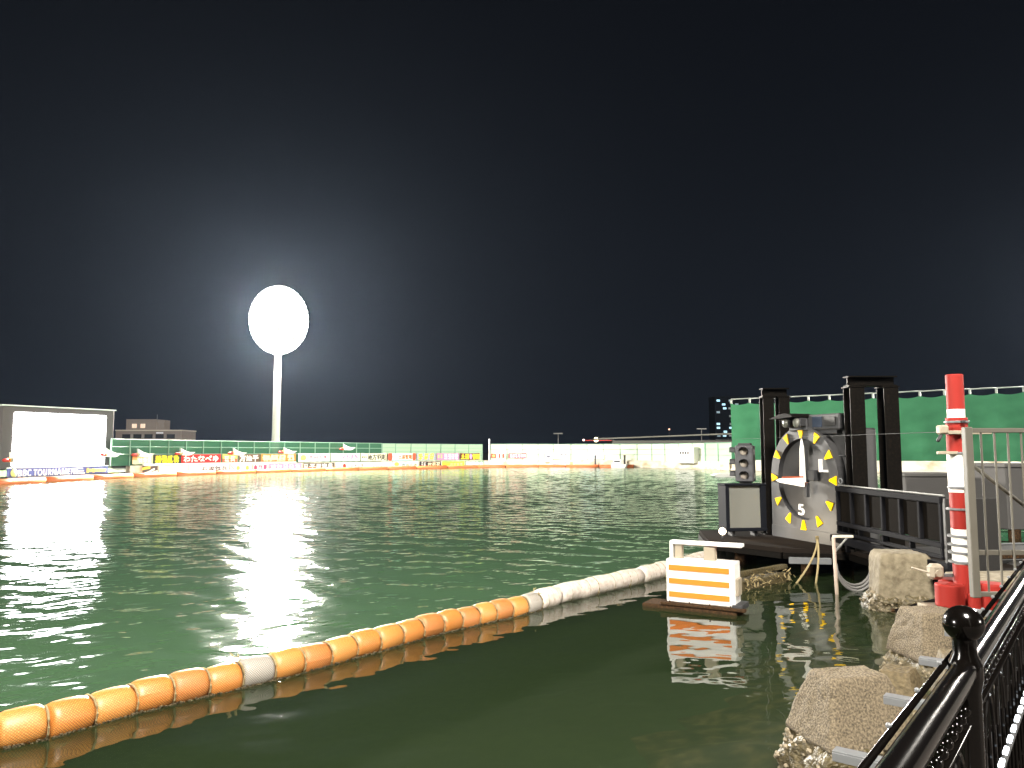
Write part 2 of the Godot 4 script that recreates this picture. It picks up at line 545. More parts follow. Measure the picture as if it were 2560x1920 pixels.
func wave_map(n: int, tile: float) -> ImageTexture:
	# surface normals of wind ripples: a sum of travelling waves that repeats over one tile
	var r := RandomNumberGenerator.new()
	r.seed = 11
	var sx := PackedFloat32Array()
	var sy := PackedFloat32Array()
	sx.resize(n * n)
	sy.resize(n * n)
	for w in 30:
		var k := 12.0 * pow(9.0, w / 29.0)
		var ang := r.randf_range(-0.95, 0.95) + 1.25
		var kx := roundf(k * cos(ang))
		var ky := roundf(k * sin(ang))
		var kk := sqrt(kx * kx + ky * ky)
		if kk < 1.0:
			continue
		var slope := 0.0155 * (1.0 if kk < 70 else 70.0 / kk)
		var ph := r.randf() * TAU
		var cx := PackedFloat32Array()
		var dx := PackedFloat32Array()
		cx.resize(n)
		dx.resize(n)
		for i in n:
			cx[i] = cos(TAU * kx * i / n)
			dx[i] = sin(TAU * kx * i / n)
		var gx := slope * kx / kk
		var gy := slope * ky / kk
		for j in n:
			var cy := cos(TAU * ky * j / n + ph)
			var dy := sin(TAU * ky * j / n + ph)
			var row := j * n
			for i in n:
				var v := cx[i] * cy - dx[i] * dy
				sx[row + i] += gx * v
				sy[row + i] += gy * v
	var data := PackedFloat32Array()
	data.resize(n * n * 3)
	for i in n * n:
		var l := 1.0 / sqrt(1.0 + sx[i] * sx[i] + sy[i] * sy[i])
		data[i * 3] = 0.5 - 0.5 * sx[i] * l
		data[i * 3 + 1] = 0.5 + 0.5 * sy[i] * l
		data[i * 3 + 2] = 0.5 + 0.5 * l
	var im := Image.create_from_data(n, n, false, Image.FORMAT_RGBF, data.to_byte_array())
	return ImageTexture.create_from_image(im)

# the floating boom lies along these points; calm water on the camera's side of it
var boom_line := [Vector2(-30, 14.7), Vector2(-4.95, -7.62), Vector2(-4.64, -7.9), Vector2(-4.41, -8.27), Vector2(-4.15, -8.63), Vector2(-3.87, -8.94), Vector2(-3.59, -9.24), Vector2(-3.3, -9.53), Vector2(-3.02, -9.84), Vector2(-2.75, -10.17), Vector2(-2.49, -10.51), Vector2(-2.23, -10.88), Vector2(-1.96, -11.22), Vector2(-1.7, -11.6), Vector2(-1.44, -11.96), Vector2(-1.16, -12.3), Vector2(-0.89, -12.61), Vector2(-0.62, -12.9), Vector2(-0.35, -13.17), Vector2(-0.08, -13.46), Vector2(0.18, -13.78), Vector2(0.43, -14.1), Vector2(0.82, -14.66), Vector2(2.72, -16.86), Vector2(3.6, -18.0), Vector2(5.45, -20.4), Vector2(7.23, -22.4), Vector2(12, -27)]

func open_water(calm_area: PackedVector2Array) -> ArrayMesh:
	# the race water as real waves, finer rows where it is near the boom; the boom flattens them
	var r := RandomNumberGenerator.new()
	r.seed = 23
	var kx := PackedFloat32Array()
	var kz := PackedFloat32Array()
	var am := PackedFloat32Array()
	var ph := PackedFloat32Array()
	for w in 16:
		var lam := 0.74 * pow(2.7, w / 15.0)
		var ang := PI / 2 + 0.35 + r.randf_range(-0.85, 0.85)
		var k := TAU / lam
		kx.append(k * cos(ang)); kz.append(k * sin(ang))
		am.append(0.0115 / k)
		ph.append(r.randf() * TAU)
	var zs := [-5.0]
	while zs[-1] > -150.0:
		zs.append(zs[-1] - clampf(0.1 + 0.0028 * (-zs[-1] - 5.0), 0.1, 0.36))
	var x0 := -52.0
	var dx := 0.26
	var nx := int((66.0 - x0) / dx)
	var nz := zs.size()
	var wind := FastNoiseLite.new()
	wind.seed = 9
	wind.frequency = 0.045
	var v := PackedVector3Array()
	var nn := PackedVector3Array()
	var uv := PackedVector2Array()
	v.resize(nx * nz); nn.resize(nx * nz); uv.resize(nx * nz)
	var still := PackedByteArray()
	still.resize(nx * nz)
	for j in nz:
		var z: float = zs[j]
		for i in nx:
			var x := x0 + i * dx
			var h := 0.0
			var sx := 0.0
			var sz := 0.0
			for w in 16:
				var t := kx[w] * x + kz[w] * z + ph[w]
				var c := cos(t) * am[w]
				h += sin(t) * am[w]
				sx += kx[w] * c
				sz += kz[w] * c
			var g := clampf(1.0 + 0.9 * wind.get_noise_2d(x, z * 0.7), 0.45, 1.7)
			if z > -24.0:
				# still under the boom
				var near := (z + 8.0 + 1.14 * (x + 4.6)) * -0.66
				g *= clampf((near + 0.2) / 2.5, 0.25, 1.0)
			var at := j * nx + i
			var y := -0.03 + h * g
			if z > -28.0 and Geometry2D.is_point_in_polygon(Vector2(x, z), calm_area):
				y = -0.09
				still[at] = 1
			v[at] = Vector3(x, y, z)
			nn[at] = Vector3(-sx * g, 1.0, -sz * g).normalized()
			uv[at] = Vector2(x, z) / 14.0
	var idx := PackedInt32Array()
	for j in nz - 1:
		for i in nx - 1:
			var a := j * nx + i
			if still[a] + still[a + 1] + still[a + nx] + still[a + nx + 1] == 4:
				continue
			idx.append_array([a, a + nx, a + 1, a + 1, a + nx, a + nx + 1])
	var arr := []
	arr.resize(Mesh.ARRAY_MAX)
	arr[Mesh.ARRAY_VERTEX] = v
	arr[Mesh.ARRAY_NORMAL] = nn
	arr[Mesh.ARRAY_TEX_UV] = uv
	arr[Mesh.ARRAY_INDEX] = idx
	var m := ArrayMesh.new()
	m.add_surface_from_arrays(Mesh.PRIMITIVE_TRIANGLES, arr)
	return m

func setting() -> void:
	var waves := wave_map(512, 14.0)
	var water := mat(0.042, 0.084, 0.042, 0.08, 0.0, 0.235)
	water.normal_enabled = true
	water.normal_texture = waves
	water.normal_scale = 0.8
	var calm := mat(0.02, 0.033, 0.0125, 0.02, 0.0, 0.4)
	calm.transparency = BaseMaterial3D.TRANSPARENCY_ALPHA
	calm.albedo_color.a = 0.57
	calm.normal_enabled = true
	calm.normal_texture = waves
	calm.normal_scale = 0.24
	calm.uv1_scale = Vector3(0.8, 0.8, 0.8)
	var inner := PackedVector2Array()
	for p in boom_line:
		inner.append(p)
	for p in [Vector2(120, -27), Vector2(120, 14.7)]:
		inner.append(p)
	struct("water", open_water(inner), water)
	var beyond := PackedVector2Array([Vector2(65.9, -27), Vector2(120, -27), Vector2(120, -170), Vector2(65.9, -170)])
	struct("water", flat_sheet(beyond, -0.03, 14.0), water)
	var aside := PackedVector2Array([Vector2(-80, 14.7), Vector2(-30, 14.7), Vector2(-19.0, 4.9), Vector2(-19.0, -5.0), Vector2(-80, -5.0)])
	struct("water", flat_sheet(aside, -0.03, 14.0), water)
	struct("water", flat_sheet(inner, 0.0, 14.0), calm)
	# the bed under the calm shallows
	var st := begin(true)
	var n := 90
	var H := func(i: int, j: int) -> Vector3:
		var x := lerpf(-14, 22, float(i) / n)
		var z := lerpf(-30, 6, float(j) / n)
		var off := -(x * 0.79 + z * 0.613)
		var y := -0.25 - 0.22 * maxf(0.0, off - 1.6) + 0.16 * noise.get_noise_2d(x * 40.0, z * 40.0) + 0.1 * noise.get_noise_2d(x * 120.0, z * 120.0)
		return Vector3(x, clampf(y, -2.2, -0.08), z)
	var deep_bed := begin(true)
	for i in n:
		for j in n:
			var mid: Vector3 = H.call(i, j)
			# gravel and shells near the shore, farther out the dimming of deep water painted dark green, with a ragged border
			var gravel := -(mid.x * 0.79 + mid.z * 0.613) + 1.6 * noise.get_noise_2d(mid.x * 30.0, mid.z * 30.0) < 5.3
			quad(st if gravel else deep_bed, H.call(i, j), H.call(i + 1, j), H.call(i + 1, j + 1), H.call(i, j + 1))
	struct("seabed", done(st), textured(noise_tex(0.012, [[0.0, lin(0.006, 0.004, 0.002)], [0.45, lin(0.03, 0.021, 0.008)], [0.7, lin(0.07, 0.05, 0.018)], [1.0, lin(0.13, 0.1, 0.045)]], FastNoiseLite.TYPE_SIMPLEX, 6, 512, 41), 0.3, 0.9))
	struct("seabed", done(deep_bed), textured(noise_tex(0.02, [[0.0, lin(0.012, 0.02, 0.008)], [1.0, lin(0.025, 0.034, 0.012)]], FastNoiseLite.TYPE_SIMPLEX, 5, 512, 42), 0.3, 0.9))
	# dark ground out to the horizon behind the banks
	var land := PackedVector2Array()
	for i in range(0, 166, 3):
		var p := along(minf(i, 163.4), 0.6)
		land.append(Vector2(p.x, p.z))
	for p in [Vector2(36, -118.5), Vector2(100, -70), Vector2(700, -70), Vector2(700, -1500), Vector2(-700, -1500), Vector2(-700, -45)]:
		land.append(p)
	struct("ground", flat_sheet(land, 0.55), mat(0.03, 0.035, 0.022, 0.95))
	# the quay wall along the far bank
	var qw := begin()
	for i in range(14, 55):
		var a := along(i * 3.0, 0.0)
		var b := along(minf(i * 3.0 + 3.0, 163.4), 0.0)
		var a2 := along(i * 3.0, 0.6)
		var b2 := along(minf(i * 3.0 + 3.0, 163.4), 0.6)
		var u := Vector3(0, 1.25, 0)
		var d := Vector3(0, -0.4, 0)
		quad(qw, a + u, b + u, b + d, a + d)
		quad(qw, a2 + u, b2 + u, b + u, a + u)
		quad(qw, b2 + u, a2 + u, a2 + d, b2 + d)
	struct("quay_wall", done(qw), M.wall_stain)
	# grass slope under the big screen
	var gs := begin()
	for i in range(0, 14):
		var a := along(i * 3.0, 0.0, 0.05)
		var b := along(i * 3.0 + 3.0, 0.0, 0.05)
		var a2 := along(i * 3.0, 3.0, 1.0)
		var b2 := along(i * 3.0 + 3.0, 3.0, 1.0)
		var a3 := along(i * 3.0, 16.0, 1.05)
		var b3 := along(i * 3.0 + 3.0, 16.0, 1.05)
		quad(gs, a2, b2, b, a)
		quad(gs, a3, b3, b2, a2)
	struct("grass_bank", done(gs), M.grass)

# ---------------------------------------------------------------- floodlights
func tower(called_label: String, base: Vector3, height: float, aim: Vector3, energy: float, lamps := 28, size := 1.0) -> Node3D:
	var t := thing("floodlight_tower", called_label, "floodlight", base, 0.0, "floodlight towers round the course")
	var head := Vector3(0, height, 0)
	var dir := (aim - (base + head)).normalized()
	var b := Basis.looking_at(dir, Vector3.UP) * Basis(Vector3.UP, PI)   # +z towards the aim
	part(t, "pole", tube([Vector3(0, -0.5, 0), Vector3(0, height * 0.5, 0), Vector3(0, height - 1.0, 0)], [0.62, 0.54, 0.44], 20), M.tower_paint)
	var fr := begin()  # oval rack built oversize; its outline takes in the bloom round the lamps
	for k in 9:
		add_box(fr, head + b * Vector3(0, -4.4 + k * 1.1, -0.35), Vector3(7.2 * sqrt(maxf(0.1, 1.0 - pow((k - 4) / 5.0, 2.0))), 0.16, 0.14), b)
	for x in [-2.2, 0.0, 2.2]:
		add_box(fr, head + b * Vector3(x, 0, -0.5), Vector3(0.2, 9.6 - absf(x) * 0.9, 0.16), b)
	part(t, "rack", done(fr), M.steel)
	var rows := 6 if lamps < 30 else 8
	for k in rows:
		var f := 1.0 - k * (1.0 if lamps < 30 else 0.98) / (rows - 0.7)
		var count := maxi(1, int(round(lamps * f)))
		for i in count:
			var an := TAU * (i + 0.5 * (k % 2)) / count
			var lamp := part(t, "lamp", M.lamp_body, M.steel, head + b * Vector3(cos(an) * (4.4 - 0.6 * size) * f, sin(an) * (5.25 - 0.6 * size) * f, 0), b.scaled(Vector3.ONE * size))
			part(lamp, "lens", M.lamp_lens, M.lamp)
	var l := AreaLight3D.new()
	l.name = "floodlight_beam"
	l.area_size = Vector2(7.0, 9.0)
	l.light_energy = energy
	l.light_color = Color(1.0, 0.975, 0.93)
	l.shadow_enabled = true
	l.area_range = 400.0
	l.transform = Transform3D(Basis.looking_at(dir, Vector3.UP), head + dir * 0.9)
	t.add_child(l)
	return t

func side_lamps(t: Node3D, head: Vector3, aim: Vector3) -> void:
	# a smaller bank of lamps on the back of the mast, turned along the far bank
	var at := head + Vector3(2.2, -1.0, -2.4)
	var dir := (aim - at).normalized()
	var b := Basis.looking_at(dir, Vector3.UP) * Basis(Vector3.UP, PI)
	var o := at - t.position
	part(t, "side_arm", tube([Vector3(0, head.y - t.position.y - 1.0, -0.4), o - b.z * 0.6], 0.14, 8), M.steel)
	for i in 3:
		for j in 4:
			var lamp := part(t, "lamp", M.lamp_body, M.steel, o + b * Vector3((i - 1) * 1.15, (j - 1.5) * 1.15, 0), b)
			part(lamp, "lens", M.lamp_lens, M.lamp)
	var l := AreaLight3D.new()
	l.name = "bank_beam"
	l.area_size = Vector2(3.2, 4.4)
	l.light_energy = 8500.0
	l.light_color = Color(1.0, 0.975, 0.93)
	l.shadow_enabled = true
	l.area_range = 300.0
	l.transform = Transform3D(Basis.looking_at(dir, Vector3.UP), o + dir * 0.6)
	t.add_child(l)

func towers() -> void:
	M.tower_paint = mat(0.6, 0.58, 0.54, 0.5)
	var bs := begin(true)
	add_lathe(bs, [Vector2(0.02, -0.4), Vector2(0.3, -0.36), Vector2(0.56, -0.02), Vector2(0.6, 0.0), Vector2(0.58, 0.02)], 14, Basis(Vector3.RIGHT, PI / 2))
	M.lamp_body = done(bs)
	var ls := begin(true)
	add_lathe(ls, [Vector2(0.6, 0.01), Vector2(0.5, 0.08), Vector2(0.3, 0.14), Vector2(0.001, 0.16)], 14, Basis(Vector3.RIGHT, PI / 2))
	M.lamp_lens = done(ls)
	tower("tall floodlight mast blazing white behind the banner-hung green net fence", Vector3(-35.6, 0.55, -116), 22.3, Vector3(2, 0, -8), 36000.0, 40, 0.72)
	side_lamps(get_node("floodlight_tower"), Vector3(-35.6, 22.85, -116), Vector3(22, 1, -142))
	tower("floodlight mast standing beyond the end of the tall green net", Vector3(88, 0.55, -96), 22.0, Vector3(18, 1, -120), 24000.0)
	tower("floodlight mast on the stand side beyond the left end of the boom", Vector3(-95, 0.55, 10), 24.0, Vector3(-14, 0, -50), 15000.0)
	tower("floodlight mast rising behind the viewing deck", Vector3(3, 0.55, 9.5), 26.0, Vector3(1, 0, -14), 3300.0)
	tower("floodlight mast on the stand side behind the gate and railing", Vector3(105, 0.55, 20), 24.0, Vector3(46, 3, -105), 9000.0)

# ---------------------------------------------------------------- far bank: fence, banners, boats, boom, screen
func net_fence(called_label: String, s0: float, s1: float, back: float, y0: float, y1: float, step: float, net: Material, mids: Array) -> void:
	var n := int(round((s1 - s0) / step))
	var at := along(s0, back, 0)
	var f := thing("net_fence", called_label, "fence", at)
	var post := cyl(0.07, y1 - y0 + 0.02, 8)
	for i in n + 1:
		var p := along(lerpf(s0, s1, float(i) / n), back, y0)
		part(f, "post", post, M.post_green, p - at)
		if i < n:
			var q := along(lerpf(s0, s1, float(i + 1) / n), back, y0)
			var st := begin(true)
			var behind := (q - p).cross(Vector3.UP).normalized() * -0.08
			var w := noise.get_noise_1d(i * 31.0) * 0.12
			for k in 4:
				for j in 3:
					var g := func(a: int, c: int) -> Vector3:
						var u := a / 4.0
						var v := c / 3.0
						return p.lerp(q, u) + Vector3(0, v * (y1 - y0 - 0.05), 0) + behind * (1.0 + (w + 0.6) * sin(u * PI) * sin(v * PI) * 1.5) - at
					quad(st, g.call(k, j), g.call(k, j + 1), g.call(k + 1, j + 1), g.call(k + 1, j))
			part(f, "net_panel", done(st), net)
			for h: float in mids:
				part(f, "rail", tube([p - at + Vector3(0, h - y0, 0), q - at + Vector3(0, h - y0, 0)], 0.045 if h < y1 - 0.02 else 0.07, 6), M.rail_white if h > y1 - 0.02 else M.post_green)

func banner(s0: float, s1: float, y0: float, y1: float, back: float, label: String, im: Image, sd: int) -> void:
	var a := along(s0 + 0.08, back, y0)
	var b := along(s1 - 0.08, back, y0)
	var o := part(self, numbered("banner"), cloth(a.distance_to(b), y1 - y0, sd), print_material(im), (a + b) * 0.5, Basis(Vector3.UP, facing(a, b)))
	tag(o, label, "banner", "banners hung along the far bank")

func canvas(c: Color, w := 256, h := 64) -> Image:
	var im := Image.create(w, h, false, Image.FORMAT_RGB8)
	im.fill(c)
	return im

func far_bank() -> void:
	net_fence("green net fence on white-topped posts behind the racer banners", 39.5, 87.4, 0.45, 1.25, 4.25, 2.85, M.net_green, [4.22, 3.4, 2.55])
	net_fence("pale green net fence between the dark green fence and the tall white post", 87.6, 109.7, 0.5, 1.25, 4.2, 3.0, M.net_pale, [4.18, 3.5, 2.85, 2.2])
	net_fence("glaring pale fence beyond the tall white post, past the cream quay wall", 111.4, 156.2, 0.5, 1.25, 4.3, 3.2, M.net_glare, [4.28, 3.3, 2.3])
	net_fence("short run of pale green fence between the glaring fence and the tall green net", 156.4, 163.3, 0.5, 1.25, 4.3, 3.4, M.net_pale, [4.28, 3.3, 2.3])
	var wp := thing("flag_post", "tall white post where the pale green fence steps back", "post", along(111.0, 0.2, 1.2))
	part(wp, "shaft", cyl(0.13, 4.0, 10), M.white)
	part(wp, "cap", cyl(0.17, 0.12, 10), M.red, Vector3(0, 2.9, 0))
	# banner prints, upper row on the fence, lower row on the quay wall
	var W := Color(0.97, 0.96, 0.93)
	var K := Color(0.08, 0.08, 0.08)
	var im := canvas(Color(0.93, 0.85, 0.66)); scrawl(im, 70, 10, 170, 42, 3, 9, Color(0.98, 0.96, 0.86), 1); im.fill_rect(Rect2i(0, 6, 60, 30), Color(0.9, 0.6, 0.35))
	banner(42.5, 45.6, 1.42, 2.5, 0.3, "cream banner with orange patch and pale lettering, at the fence end by the screen", im, 1)
	im = canvas(Color(0.25, 0.22, 0.2)); scrawl(im, 6, 8, 244, 46, 4, 13, Color(0.96, 0.9, 0.1), 2); disc(im, 60, 30, 14, 10, Color(0.96, 0.9, 0.1))
	banner(45.7, 49.7, 1.42, 2.5, 0.3, "dark banner filled with bold yellow lettering", im, 2)
	im = canvas(Color(0.8, 0.1, 0.1)); writing(im, "わたなべゆ", 12, 12, 230, 40, 7, W)
	banner(49.8, 56.4, 1.42, 2.55, 0.3, "long red banner with rounded white letters", im, 3)
	im = canvas(Color(0.95, 0.78, 0.4)); im.fill_rect(Rect2i(0, 34, 256, 30), Color(0.9, 0.4, 0.3)); scrawl(im, 20, 14, 210, 40, 2, 10, Color(0.99, 0.93, 0.8), 4)
	banner(56.5, 59.1, 1.42, 2.55, 0.3, "small orange and yellow banner right of the long red one", im, 4)
	im = canvas(Color(0.42, 0.32, 0.25)); writing(im, "方池平", 14, 10, 228, 44, 10, W)
	banner(59.2, 63.0, 1.42, 2.55, 0.3, "brown banner with three heavy white characters", im, 5)
	im = canvas(Color(0.85, 0.5, 0.22)); scrawl(im, 8, 8, 240, 46, 4, 12, Color(1.0, 0.95, 0.72), 6); stroke(im, 6, 56, 250, 56, 4, Color(0.3, 0.2, 0.12))
	banner(63.1, 69.7, 1.42, 2.55, 0.3, "orange banner with thick cream lettering in front of the mast", im, 6)
	im = canvas(Color(0.93, 0.92, 0.97)); disc(im, 40, 34, 24, 22, Color(0.95, 0.9, 0.45)); writing(im, "吉田方平", 84, 16, 156, 34, 4, Color(0.6, 0.25, 0.35))
	banner(70.0, 76.1, 1.4, 2.62, 0.3, "white banner with yellow round emblem and thin plum letters", im, 7)
	im = canvas(W); scrawl(im, 12, 16, 70, 26, 3, 3, Color(0.75, 0.4, 0.55), 8); writing(im, "池野典智", 96, 12, 150, 40, 4, Color(0.72, 0.4, 0.62))
	banner(76.2, 82.4, 1.4, 2.62, 0.3, "white banner with pink and mauve lettering", im, 8)
	im = canvas(Color(0.97, 0.95, 0.82)); scrawl(im, 8, 26, 50, 14, 3, 3, K, 9); writing(im, "起方羽則".replace("起", "池"), 66, 8, 182, 48, 7, Color(0.16, 0.15, 0.12))
	banner(82.5, 88.5, 1.4, 2.62, 0.3, "ivory banner with slanting black brush letters", im, 9)
	im = canvas(Color(0.72, 0.88, 0.95)); disc(im, 18, 30, 22, 40, Color(0.9, 0.3, 0.18)); disc(im, 240, 30, 20, 40, Color(0.9, 0.3, 0.18)); writing(im, "土屋智則", 92, 12, 130, 38, 6, Color(0.95, 0.35, 0.1), Color(1, 0.95, 0.9))
	banner(88.7, 94.8, 1.4, 2.6, 0.3, "pale blue banner with red ends and orange letters", im, 10)
	im = canvas(Color(0.6, 0.62, 0.7)); scrawl(im, 10, 6, 236, 50, 3, 11, Color(0.97, 0.8, 0.2), 11)
	banner(94.9, 99.0, 1.4, 2.6, 0.3, "grey-blue banner with big golden letters", im, 11)
	im = canvas(Color(0.78, 0.5, 0.66)); scrawl(im, 8, 14, 60, 30, 2, 5, Color(0.95, 0.75, 0.4), 12); scrawl(im, 84, 8, 164, 48, 4, 6, Color(0.98, 0.86, 0.92), 13)
	banner(99.1, 104.2, 1.4, 2.6, 0.3, "mauve banner with pale pink lettering", im, 12)
	im = canvas(Color(0.36, 0.1, 0.06)); writing(im, "土田", 8, 8, 112, 48, 9, Color(0.99, 0.9, 0.1)); disc(im, 138, 32, 16, 26, Color(0.9, 0.6, 0.85)); writing(im, "智則", 160, 8, 92, 48, 7, Color(0.99, 0.9, 0.1))
	banner(104.3, 109.0, 1.4, 2.6, 0.3, "maroon banner with bright yellow characters", im, 13)
	im = canvas(W); im.fill_rect(Rect2i(0, 0, 90, 64), Color(0.88, 0.3, 0.24)); disc(im, 44, 32, 24, 18, Color(0.97, 0.8, 0.4)); im.fill_rect(Rect2i(130, 0, 34, 64), Color(0.85, 0.3, 0.25)); im.fill_rect(Rect2i(192, 0, 44, 64), Color(0.88, 0.3, 0.24))
	banner(111.3, 114.4, 1.7, 2.5, 0.3, "red and white striped banner just past the tall white post", im, 14)
	im = canvas(Color(0.85, 0.3, 0.36)); stroke(im, 0, 4, 256, 4, 8, K); scrawl(im, 10, 12, 236, 40, 6, 6, Color(0.99, 0.8, 0.85), 15)
	banner(114.9, 118.6, 1.6, 2.6, 0.3, "rose pink banner with black top edge", im, 15)
	im = canvas(Color(0.97, 0.97, 0.95)); disc(im, 30, 40, 24, 12, Color(0.35, 0.35, 0.4)); scrawl(im, 150, 8, 90, 16, 2, 5, Color(0.3, 0.3, 0.35), 16)
	banner(122.4, 127.2, 1.5, 2.6, 0.3, "white banner with grey emblem on the glaring fence", im, 16)
	im = canvas(Color(0.95, 0.97, 0.99)); scrawl(im, 40, 14, 180, 34, 4, 5, Color(0.45, 0.75, 0.92), 17)
	banner(129.0, 134.0, 1.5, 2.6, 0.3, "white banner with faint sky blue lettering", im, 17)
	# lower row
	im = canvas(Color(0.3, 0.28, 0.27)); stroke(im, 0, 20, 120, 8, 16, Color(0.95, 0.85, 0.3)); stroke(im, 20, 58, 200, 22, 14, W); stroke(im, 80, 62, 250, 36, 12, W)
	banner(43.6, 46.0, 0.12, 1.2, -0.08, "dark banner with yellow flash and white sweeping stripes", im, 21)
	im = canvas(W); stroke(im, 120, 0, 120, 64, 3, Color(0.8, 0.75, 0.7))
	banner(46.1, 50.7, 0.2, 1.2, -0.08, "blank white banner with one faint seam", im, 22)
	im = canvas(W); writing(im, "石渡鉄兵", 74, 12, 176, 40, 4, Color(0.2, 0.2, 0.2)); disc(im, 36, 34, 22, 20, Color(0.93, 0.92, 0.86))
	banner(50.8, 57.4, 0.15, 1.2, -0.08, "white banner with four spaced black characters", im, 23)
	im = canvas(Color(0.98, 0.97, 0.92)); disc(im, 90, 30, 20, 18, Color(0.9, 0.92, 0.35)); disc(im, 200, 32, 18, 22, Color(0.88, 0.92, 0.3)); stroke(im, 10, 10, 50, 50, 6, Color(0.9, 0.75, 0.6))
	banner(57.5, 61.3, 0.15, 1.2, -0.08, "white banner with lemon yellow blobs", im, 24)
	im = canvas(W); disc(im, 40, 32, 26, 24, Color(0.85, 0.25, 0.4)); im.fill_rect(Rect2i(92, 10, 60, 46), Color(0.88, 0.35, 0.5)); im.fill_rect(Rect2i(108, 22, 28, 24), W); im.fill_rect(Rect2i(180, 8, 56, 50), Color(0.85, 0.3, 0.48))
	banner(61.4, 64.2, 0.15, 1.2, -0.08, "white banner with crimson pink block characters", im, 25)
	im = canvas(Color(0.75, 0.58, 0.74)); scrawl(im, 8, 8, 240, 48, 5, 6, Color(0.98, 0.94, 0.98), 26)
	banner(64.3, 70.5, 0.15, 1.2, -0.08, "lilac banner with loose white script", im, 26)
	im = canvas(Color(0.3, 0.31, 0.28)); writing(im, "平尾崇典", 50, 8, 196, 48, 7, W); scrawl(im, 6, 12, 36, 40, 1, 6, W, 27)
	banner(70.6, 76.8, 0.15, 1.2, -0.08, "charcoal banner with white brush characters", im, 27)
	im = canvas(Color(0.98, 0.98, 0.95)); disc(im, 76, 32, 14, 24, Color(0.88, 0.2, 0.15)); stroke(im, 36, 10, 36, 52, 4, Color(0.6, 0.65, 0.75)); writing(im, "今垣光太郎", 100, 14, 150, 38, 3, Color(0.16, 0.16, 0.16))
	banner(76.9, 83.1, 0.15, 1.2, -0.08, "white banner with small red emblem and five black characters", im, 28)
	im = canvas(Color(0.99, 0.93, 0.88)); scrawl(im, 60, 22, 180, 26, 5, 3, Color(0.93, 0.6, 0.66), 29)
	banner(83.2, 89.4, 0.15, 1.2, -0.08, "pale peach banner with faint pink writing", im, 29)
	im = canvas(Color(0.96, 0.96, 0.86)); disc(im, 36, 24, 24, 20, Color(0.93, 0.78, 0.3)); disc(im, 110, 20, 30, 26, Color(0.7, 0.85, 0.92)); writing(im, "直也方池", 84, 18, 160, 36, 4, Color(0.35, 0.38, 0.18))
	banner(89.5, 95.1, 0.15, 1.2, -0.08, "cream and pale blue banner with gold emblem and olive characters", im, 30)
	im = canvas(Color(0.13, 0.12, 0.12)); scrawl(im, 18, 8, 60, 48, 2, 4, W, 31); scrawl(im, 96, 10, 150, 46, 3, 9, Color(0.95, 0.9, 0.72), 32)
	banner(95.2, 99.9, 0.15, 1.2, -0.08, "black banner with cream slanting script", im, 31)
	im = canvas(Color(0.95, 0.93, 0.2)); im.fill_rect(Rect2i(0, 0, 256, 22), Color(0.62, 0.82, 0.28)); im.fill_rect(Rect2i(10, 36, 40, 20), Color(0.95, 0.6, 0.2)); scrawl(im, 90, 22, 150, 26, 4, 5, Color(0.99, 0.98, 0.6), 33)
	banner(100.0, 105.1, 0.15, 1.2, -0.08, "bright yellow banner with lime green top", im, 32)
	im = canvas(Color(0.46, 0.6, 0.5)); writing(im, "羽野直也", 12, 8, 232, 48, 8, W)
	banner(105.2, 109.8, 0.15, 1.2, -0.08, "sage green banner with bold white characters", im, 33)
	im = canvas(Color(0.97, 0.92, 0.85)); disc(im, 26, 28, 24, 16, Color(0.92, 0.5, 0.4)); writing(im, "田方土平", 70, 14, 120, 40, 5, Color(0.4, 0.45, 0.8)); im.fill_rect(Rect2i(212, 10, 30, 40), Color(0.95, 0.65, 0.45))
	banner(122.0, 128.4, 0.25, 1.2, -0.08, "cream banner with blue characters low on the far cream wall", im, 34)
	# white beam between the rows
	var bs := begin()
	for k in range(0, 8):
		var a := along(43.9 + k * 3.2, 0.08, 1.33)
		var b := along(43.9 + k * 3.2 + 3.19, 0.08, 1.33)
		add_box(bs, (a + b) * 0.5, Vector3(a.distance_to(b), 0.22, 0.18), Basis(Vector3.UP, facing(a, b)), 0.02)
	var beam := part(self, "coping_beam", done(bs), M.white)
	tag(beam, "bright white beam between the upper and lower rows of banners", "beam")
	# show boats fixed above the banners
	var proto := show_boat()
	var spots := [[67.8, 2.62, 0.0, "small white show boat with red tail beside the floodlight mast"], [79.3, 3.15, 0.05, "small white show boat with red tail alone on the dark net above the mauve-lettered banner"], [58.6, 2.45, -0.03, "small white show boat with orange tail above the brown banner"], [50.0, 2.45, 0.02, "small white show boat above the long red banner"], [43.6, 2.3, 0.0, "small white show boat at the fence end above the cream banner"], [38.6, 2.35, 0.0, "white show boat poking out by the screen's edge"], [25.4, 1.9, 0.0, "white show boat left of the big screen"]]
	for i in spots.size():
		var o: Node3D = proto if i == 0 else proto.duplicate()
		if i > 0:
			o.name = numbered("show_boat")
			add_child(o)
		var a := along(spots[i][0], 0.0, spots[i][1])
		var b := along(spots[i][0] + 1.0, 0.0, spots[i][1])
		o.position = a
		o.rotation = Vector3(0, facing(a, b), spots[i][2])
		o.scale = Vector3.ONE * 0.75
		o.set_meta("label", spots[i][3])
	# the orange boom afloat along the bank
	var fb := thing("floating_boom", "thin orange boom afloat along the far quay wall", "boom", along(8, -0.5, 0.12))
	var o0 := along(8, -0.5, 0.12)
	var k0 := 8.0
	while k0 < 137.0:
		var L := 6.6
		var pts := []
		for q in 4:
			pts.append(along(k0 + 0.12 + (L - 0.24) * q / 3.0, -1.1, 0.14) - o0)
		part(fb, "float", tube(pts, 0.33, 10), M.orange)
		part(fb, "coupling", tube([along(k0 - 0.14, -1.1, 0.1) - o0, along(k0 + 0.14, -1.1, 0.1) - o0], 0.12, 8), M.dark)
		k0 += L
	screen()

